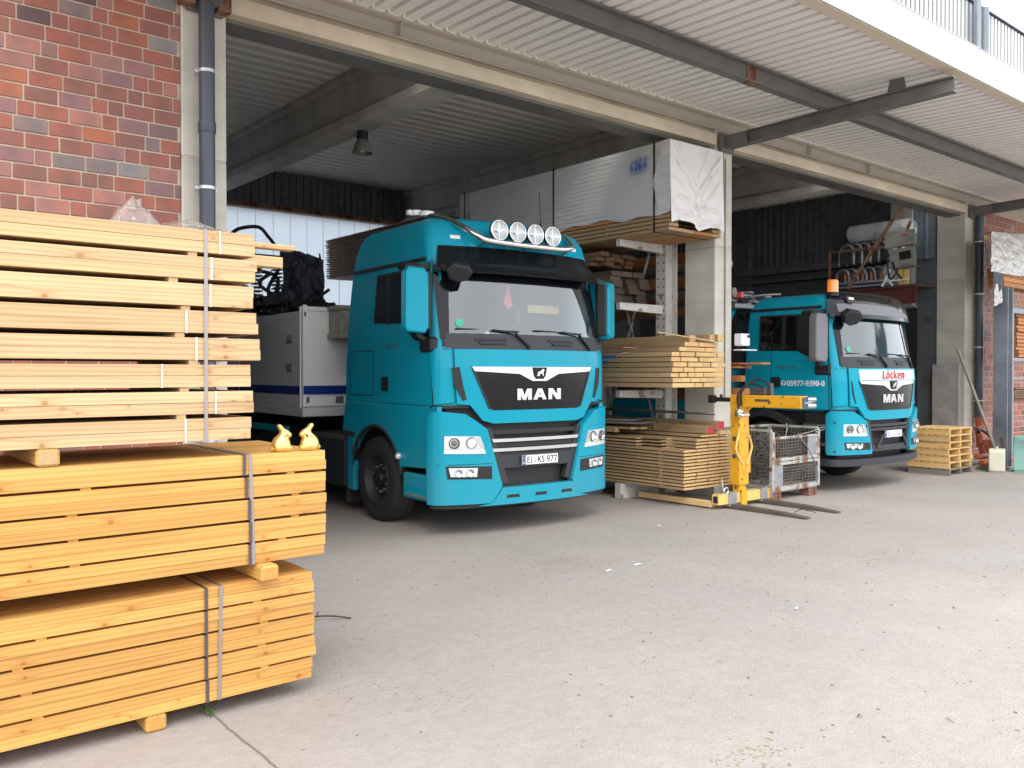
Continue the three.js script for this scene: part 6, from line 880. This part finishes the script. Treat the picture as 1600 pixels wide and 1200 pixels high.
// ---------------------------------------------------------------- clutter on the mezzanine of the second bay
{
  const X = 17.6, t = thing('mezzanine', 'dark red steel mezzanine with a rusty railing in the second bay', 'mezzanine', [0, 0, 0]);
  part('edge_beam', [bx(X - .08, X + .08, 3.55, 3.57, -12.8, -8.32, .002), bx(X - .08, X + .08, 3.22, 3.24, -12.8, -8.32, .002), bx(X - .01, X + .01, 3.24, 3.55, -12.8, -8.32, .001)], M.redSteel, t); part('deck', bx(X + .01, RX, 3.575, 3.61, -12.8, -8.32, .003), M.darkWood[0][0], t);
  part('door_rail', bx(X + .05, X + .09, 3.13, 3.17, -11.0, -8.35, .003), M.galvLight, t); part('sliding_door', bx(X + .12, X + .17, 0.02, 3.15, -12.0, -8.35, .004), M.black, t);
  part('railing', [beamAB(V(X, 3.6, -10.25), V(X, 4.44, -10.25), .05, .05), beamAB(V(X, 4.44, -10.25), V(X, 4.42, -8.35), .05, .05), beamAB(V(X, 3.62, -9.0), V(X, 4.9, -8.45), .05, .05)], M.rustBrown, t);
  solo('long_pole', [beamAB(V(X - .12, 3.60, -9.75), V(X - .10, 5.34, -8.50), .07, .05)], M.rustBrown, 'rusty brown pole leaning diagonally across the mezzanine railing', 'pole');
  const fr = (label, y, h, z0, z1, n, legs) => { const g = thing('chair_row', label, 'chairs', [X + .45, y, 0]); for (let i = 0; i < n; i++) { const z = lerp(z0, z1, i / (n - 1)); const ar = []; for (let k = 0; k <= 12; k++) { const a = Math.PI * k / 12; ar.push(V(-.28 * Math.cos(a), .12 + (h - .14) * (.35 + .65 * Math.sin(a)), 0)); } const m = part('frame', [tube([V(-.28, .02, 0), ...ar, V(.28, .02, 0)], .028, 30, 6)], M.plasticWrap, g); m.position.z = z; m.rotation.y = Math.PI / 2 - .5; const b = part('panel', (() => { const q = ext([[-.25, .05], [-.25, h * .6], [-.15, h * .86], [.15, h * .86], [.25, h * .6], [.25, .05]], .03, .004); return q; })(), M.boardGrey, g); b.position.set(.02, 0, z - .05); b.rotation.y = Math.PI / 2 - .5; if (legs) { const l = part('leg', [beamAB(V(-.3, 0, z + .04), V(-.26, .34, z + .02), .05, .03)], M.orangeWood[0][0], g); } } };
  fr('upper row of plastic wrapped chair frames on the mezzanine behind the railing', 4.16, .50, -10.1, -9.15, 6, false); fr('lower row of plastic wrapped chair frames with brown wooden legs on the mezzanine', 3.61, .50, -10.2, -9.2, 6, true);
  solo('wrapped_bale', (() => { const g = plain(sheet((u, v) => { const a = v * 6.2832, n = fbm(u, v, 6, 6, 701, 4); return V(X + .5 + .22 * Math.cos(a), 4.86 + (.17 + .04 * n) * Math.sin(a), -10.0 + u * 1.35); }, 30, 20)); return [g, bx(X + .33, X + .66, 4.68, 5.03, -10.0, -8.68, .05)]; })(), M.plasticWrap, 'long bale in crumpled clear plastic on top of the wrapped frames', 'bale');
  solo('white_sacks', [plain(new THREE.SphereGeometry(.25, 20, 14)).scale(.9, 1.1, .8).translate(X + .30, 3.88, -9.0), plain(new THREE.SphereGeometry(.24, 20, 14)).scale(.9, 1.15, .8).translate(X + .36, 4.40, -8.95)], M.plasticWrap, 'bulging whitish plastic bags at the end of the wrapped frames', 'bags');
  const cv = thing('grey_cover', 'grey folded cabinet cover with a dark slot and faint red print on the mezzanine', 'cover', [X - .02, 0, 0]);
  part('panel', [beamAB(V(0, 4.54, -8.98), V(0, 4.58, -8.34), .04, .30), beamAB(V(.0, 4.14, -8.86), V(0, 4.20, -8.34), .04, .38)], M.greyCover, cv); part('slot', beamAB(V(-.022, 4.20, -8.66), V(-.022, 4.22, -8.42), .01, .17), M.black, cv); part('print', beamAB(V(-.022, 4.62, -8.62), V(-.022, 4.625, -8.50), .004, .035), M.red, cv); part('underside', beamAB(V(.05, 3.95, -8.82), V(.05, 3.98, -8.34), .2, .02), M.boardGrey, cv);
  solo('blue_grey_profiles', [bx(X - .06, X + .3, 3.70, 3.76, -10.1, -9.0, .006), bx(X - .06, X + .3, 3.62, 3.67, -10.1, -8.95, .006)], M.blueSteel, 'blue grey steel profiles lying on the mezzanine edge', 'profiles');
  solo('trestle', [beamAB(V(X - .05, 3.6, -9.02), V(X - .02, 3.95, -8.85), .04, .04), beamAB(V(X - .05, 3.60, -8.80), V(X - .03, 3.80, -8.94), .03, .03), beamAB(V(X - .05, 3.70, -8.95), V(X - .05, 3.72, -8.45), .025, .025)], M.offWhite, 'white trestle leg on the mezzanine edge', 'trestle');
  solo('rubber_cable', [tube([V(X - .04, 4.35, -8.92), V(X - .06, 4.05, -8.9), V(X - .05, 3.75, -8.85), V(X - .05, 3.9, -8.7), V(X - .05, 4.0, -8.78)], .018, 40, 8), tube([V(X - .04, 4.1, -8.80), V(X - .06, 3.9, -8.72), V(X - .05, 3.72, -8.6)], .02, 30, 8), cyl(.07, .05, .13, 16).rotateZ(1.2).translate(X - .05, 4.27, -8.95)], M.black, 'thick black cable with plug hanging beside the white bags', 'cable');
  solo('yellow_boards', [bx(X + .05, X + .10, 3.62, 3.95, -8.72, -8.64, .004), bx(X + .05, X + .10, 3.62, 3.93, -8.62, -8.52, .004)], M.yellowPale, 'two yellow board ends below the grey cover', 'boards');
}
// dark clutter under the glazed band, left behind the trailer: racks with hanging laths
{
  const t = thing('lath_rack', 'dark rack of hanging laths and tarpaulin bundles behind the trailer', 'rack', [0, 0, -14.6]);
  part('frame', [bx(5.0, 7.5, 3.80, 3.88, -.1, .1, .004), bx(5.0, 5.1, 2.6, 3.85, -.1, .1, .004), bx(7.4, 7.5, 0, 3.85, -.1, .1, .004)], M.darkClad, t);
  for (let i = 0; i < 6; i++) { const x = 5.35 + i * .36, l = []; for (let k = 0; k < 15; k++) l.push(bx(-.07, .07, 2.85 + k * .065, 2.85 + k * .065 + .022, -.12, .12, .002)); const m = part('lath_bundle', l, M.packWood[i % 6][0], t); m.position.x = x; m.position.z = .45; m.rotation.y = rr(-.2, .2); }
  const b = solo('dark_tarpaulin', plain(sheet((u, v) => { const n = fbm(u, v, 5, 5, 641, 4); return V(6.3 + u * .95, 4.02 - v * 1.5 - .25 * n + .12 * Math.sin(u * 9) * v, -13.9 + .35 * n - .35 * u); }, 70, 50)), M.tarpDark, 'black crumpled tarpaulin hanging beside the dark laths', 'tarpaulin');
  solo('black_hose', tube([V(5.45, 4.02, -13.8), V(5.62, 4.16, -13.8), V(5.95, 4.22, -13.8), V(6.12, 4.08, -13.8), V(6.3, 3.88, -13.8)], .03, 40, 8), M.black, 'black hose arching above the dark lath rack', 'hose');
  stuff(solo('dark_clutter', (() => { const l = []; for (let i = 0; i < 60; i++) l.push(bx(-rr(.04, .16), rr(.04, .16), 0, rr(.04, .2), -.1, .1, .02).rotateY(rr(0, 3)).rotateZ(rr(-.5, .5)).translate(rr(4.9, 7.2), rr(2.7, 2.95), -13.9 + rr(-.4, .4))); for (let i = 0; i < 26; i++) { const x = rr(5.2, 7.2), y = rr(2.9, 3.9), z = -13.9 + rr(-.3, .3); l.push(tube([V(x, y, z), V(x + rr(-.2, .2), y - .2, z + rr(-.1, .1)), V(x + rr(-.4, .4), y - rr(.3, .7), z + rr(-.1, .1)), V(x + rr(-.4, .4), 2.72, z)], rr(.012, .04), 16, 6)); } return l; })(), M.darkPlastic, 'dark jumble of tools and parts behind the trailer', 'clutter'));
  solo('clutter_shelf', [bx(4.8, 7.5, 2.6, 2.7, -14.4, -13.4, .01), bx(4.8, 4.92, 0, 2.6, -14.4, -13.4, .01), bx(7.38, 7.5, 0, 2.6, -14.4, -13.4, .01)], M.darkWood[1][0], 'dark timber shelf holding the jumble behind the trailer', 'shelf');
}
// coil of grey cable on the load behind the second cab
solo('cable_coil', (() => { const l = []; for (let i = 0; i < 9; i++) { const p = []; for (let k = 0; k < 9; k++) p.push(V(12.1 + k * .17 + rr(-.06, .06), 3.02 + .12 * Math.sin(k * .8 + i) * rr(.3, 1) + i * .012, -9.0 + rr(-.25, .25))); l.push(tube(p, .022, 50, 6)); } l.push(bx(11.9, 13.9, 2.86, 2.94, -9.4, -8.6, .01)); return l; })(), M.galvLight, 'tangle of grey cables lying above the second truck cab', 'cables');
// ---------------------------------------------------------------- small things on the ground
{
  const scraps = [[5.66, -5.46, .09, .3], [6.04, -5.45, .10, .1], [5.84, -3.66, .06, .5], [7.77, -6.68, .07, .2]], places = ['left of the two paper scraps in front of the nearer truck', 'right of the two paper scraps in front of the nearer truck', 'lone white paper scrap in the middle of the yard', 'pale paper scrap in front of the low board pack'];
  scraps.forEach(([x, z, s, a], i) => { const g = sheet((u, v) => V((u - .5) * s, .004 + .008 * fbm(u, v, 3, 3, 801 + i, 2), (v - .5) * s * .35), 6, 4); const m = solo('paper_scrap', plain(g), M.paper, places[i], 'paper scrap', null, [x, 0, z]); m.rotation.y = a; });
  solo('twig', [tube([V(2.70, .02, -5.78), V(2.88, .03, -5.72), V(3.0, .025, -5.66), V(3.10, .01, -5.58)], .006, 20, 5), tube([V(2.9, .03, -5.72), V(2.93, .05, -5.76)], .004, 6, 4)], M.twig, 'thin dark twig on the ground beside the bottom lumber stack', 'twig');
  solo('fork_twigs', [tube([V(9.75, .02, -6.15), V(9.85, .06, -6.1), V(9.95, .03, -6.05)], .006, 10, 4), tube([V(9.82, .05, -6.12), V(9.80, .09, -6.02), V(9.92, .02, -5.95)], .005, 10, 4)], M.twig, 'small dark twigs lying between the fork tines', 'twigs');
  const leaf = (x, z, s, a, label, m) => { const g = sheet((u, v) => V((u - .5) * s, .006 + .01 * Math.sin(u * 3.1), (v - .5) * s * .22 * Math.sin(Math.PI * clamp(u, .02, .98)) + .25 * s * u * u), 10, 3); const o = solo('fallen_leaf', plain(g), m, label, 'leaf', null, [x, 0, z]); o.rotation.y = a; };
  leaf(4.58, -1.98, .07, 1.2, 'curled brown leaf on the concrete at the lower right', M.chip); leaf(4.26, -2.3, .055, .1, 'dark flat leaf left of the curled leaf at the lower right', M.twig);
  const w = []; for (let i = 0; i < 46; i++) { const a = rr(0, 6.28), r = rr(0, .045), h = rr(.012, .04); const p = V(1.655 + r * .5 * Math.cos(a), 0, -4.5 + r * 1.6 * Math.sin(a)); w.push(soup([[p, V(p.x + .006, 0, p.z), V(p.x + rr(-.02, .02), h, p.z + rr(-.02, .02))]])); } stuff(solo('weed', w, M.leafGreen, 'small green weed growing from the slab joint', 'weed'));
  const deb = [], grit = []; for (let i = 0; i < 700; i++) { const x = rr(1.5, 11), z = rr(-6.8, -.6), s = rr(.004, .014); (i % 4 ? grit : deb).push(plain(new THREE.TetrahedronGeometry(s)).scale(1.2, .4, 1).rotateY(rr(0, 6)).translate(x, s * .2, z)); }
  for (const [cx, cz, n, sp] of [[3.45, -2.37, 60, .2], [2.4, -4.2, 45, .3], [2.6, -3.9, 30, .2], [5.2, -3.6, 20, .5], [8, -4.2, 30, .7]]) for (let i = 0; i < n; i++) { const x = cx + sp * (rnd() + rnd() - 1) * 1.6, z = cz + sp * (rnd() + rnd() - 1), L = rr(.008, .03); deb.push(bx(-L / 2, L / 2, 0, .003, -.0025, .0025, .0003).rotateY(rr(0, 3.14)).translate(x, .001, z)); }
  stuff(solo('wood_debris', deb, M.chip, 'scattered wood chips and splinters on the concrete yard', 'debris')); stuff(solo('grit', grit, M.boardGrey, 'scattered dark grit on the concrete yard', 'grit'));
}
// bare tree behind the photographer, mirrored in the windscreen of the second truck
{
  const t = thing('bare_tree', 'bare branched tree mirrored in the windscreen of the farther truck', 'tree', [44, 0, 8]); const l = [[], []];
  const grow = (p, d, L, r, n) => { const q = p.clone().addScaledVector(d, L); l[n > 2 ? 0 : 1].push(plain(cyl(r * .72, r, L, n > 2 ? 9 : 5, true).applyQuaternion(new THREE.Quaternion().setFromUnitVectors(V(0, 1, 0), d)).translate((p.x + q.x) / 2, (p.y + q.y) / 2, (p.z + q.z) / 2))); if (n === 0) return; const k = n > 3 ? 3 : 3; for (let i = 0; i < k; i++) grow(q, V(d.x + rr(-.62, .62), d.y + rr(-.12, .45), d.z + rr(-.62, .62)).normalize(), L * rr(.62, .86), r * rr(.55, .72), n - 1); };
  grow(V(0, 0, 0), V(.02, 1, 0), 3.4, .32, 6); part('trunk', l[0], M.twig, t); part('crown', l[1], M.twig, t);
}
renderer.render(scene, camera);
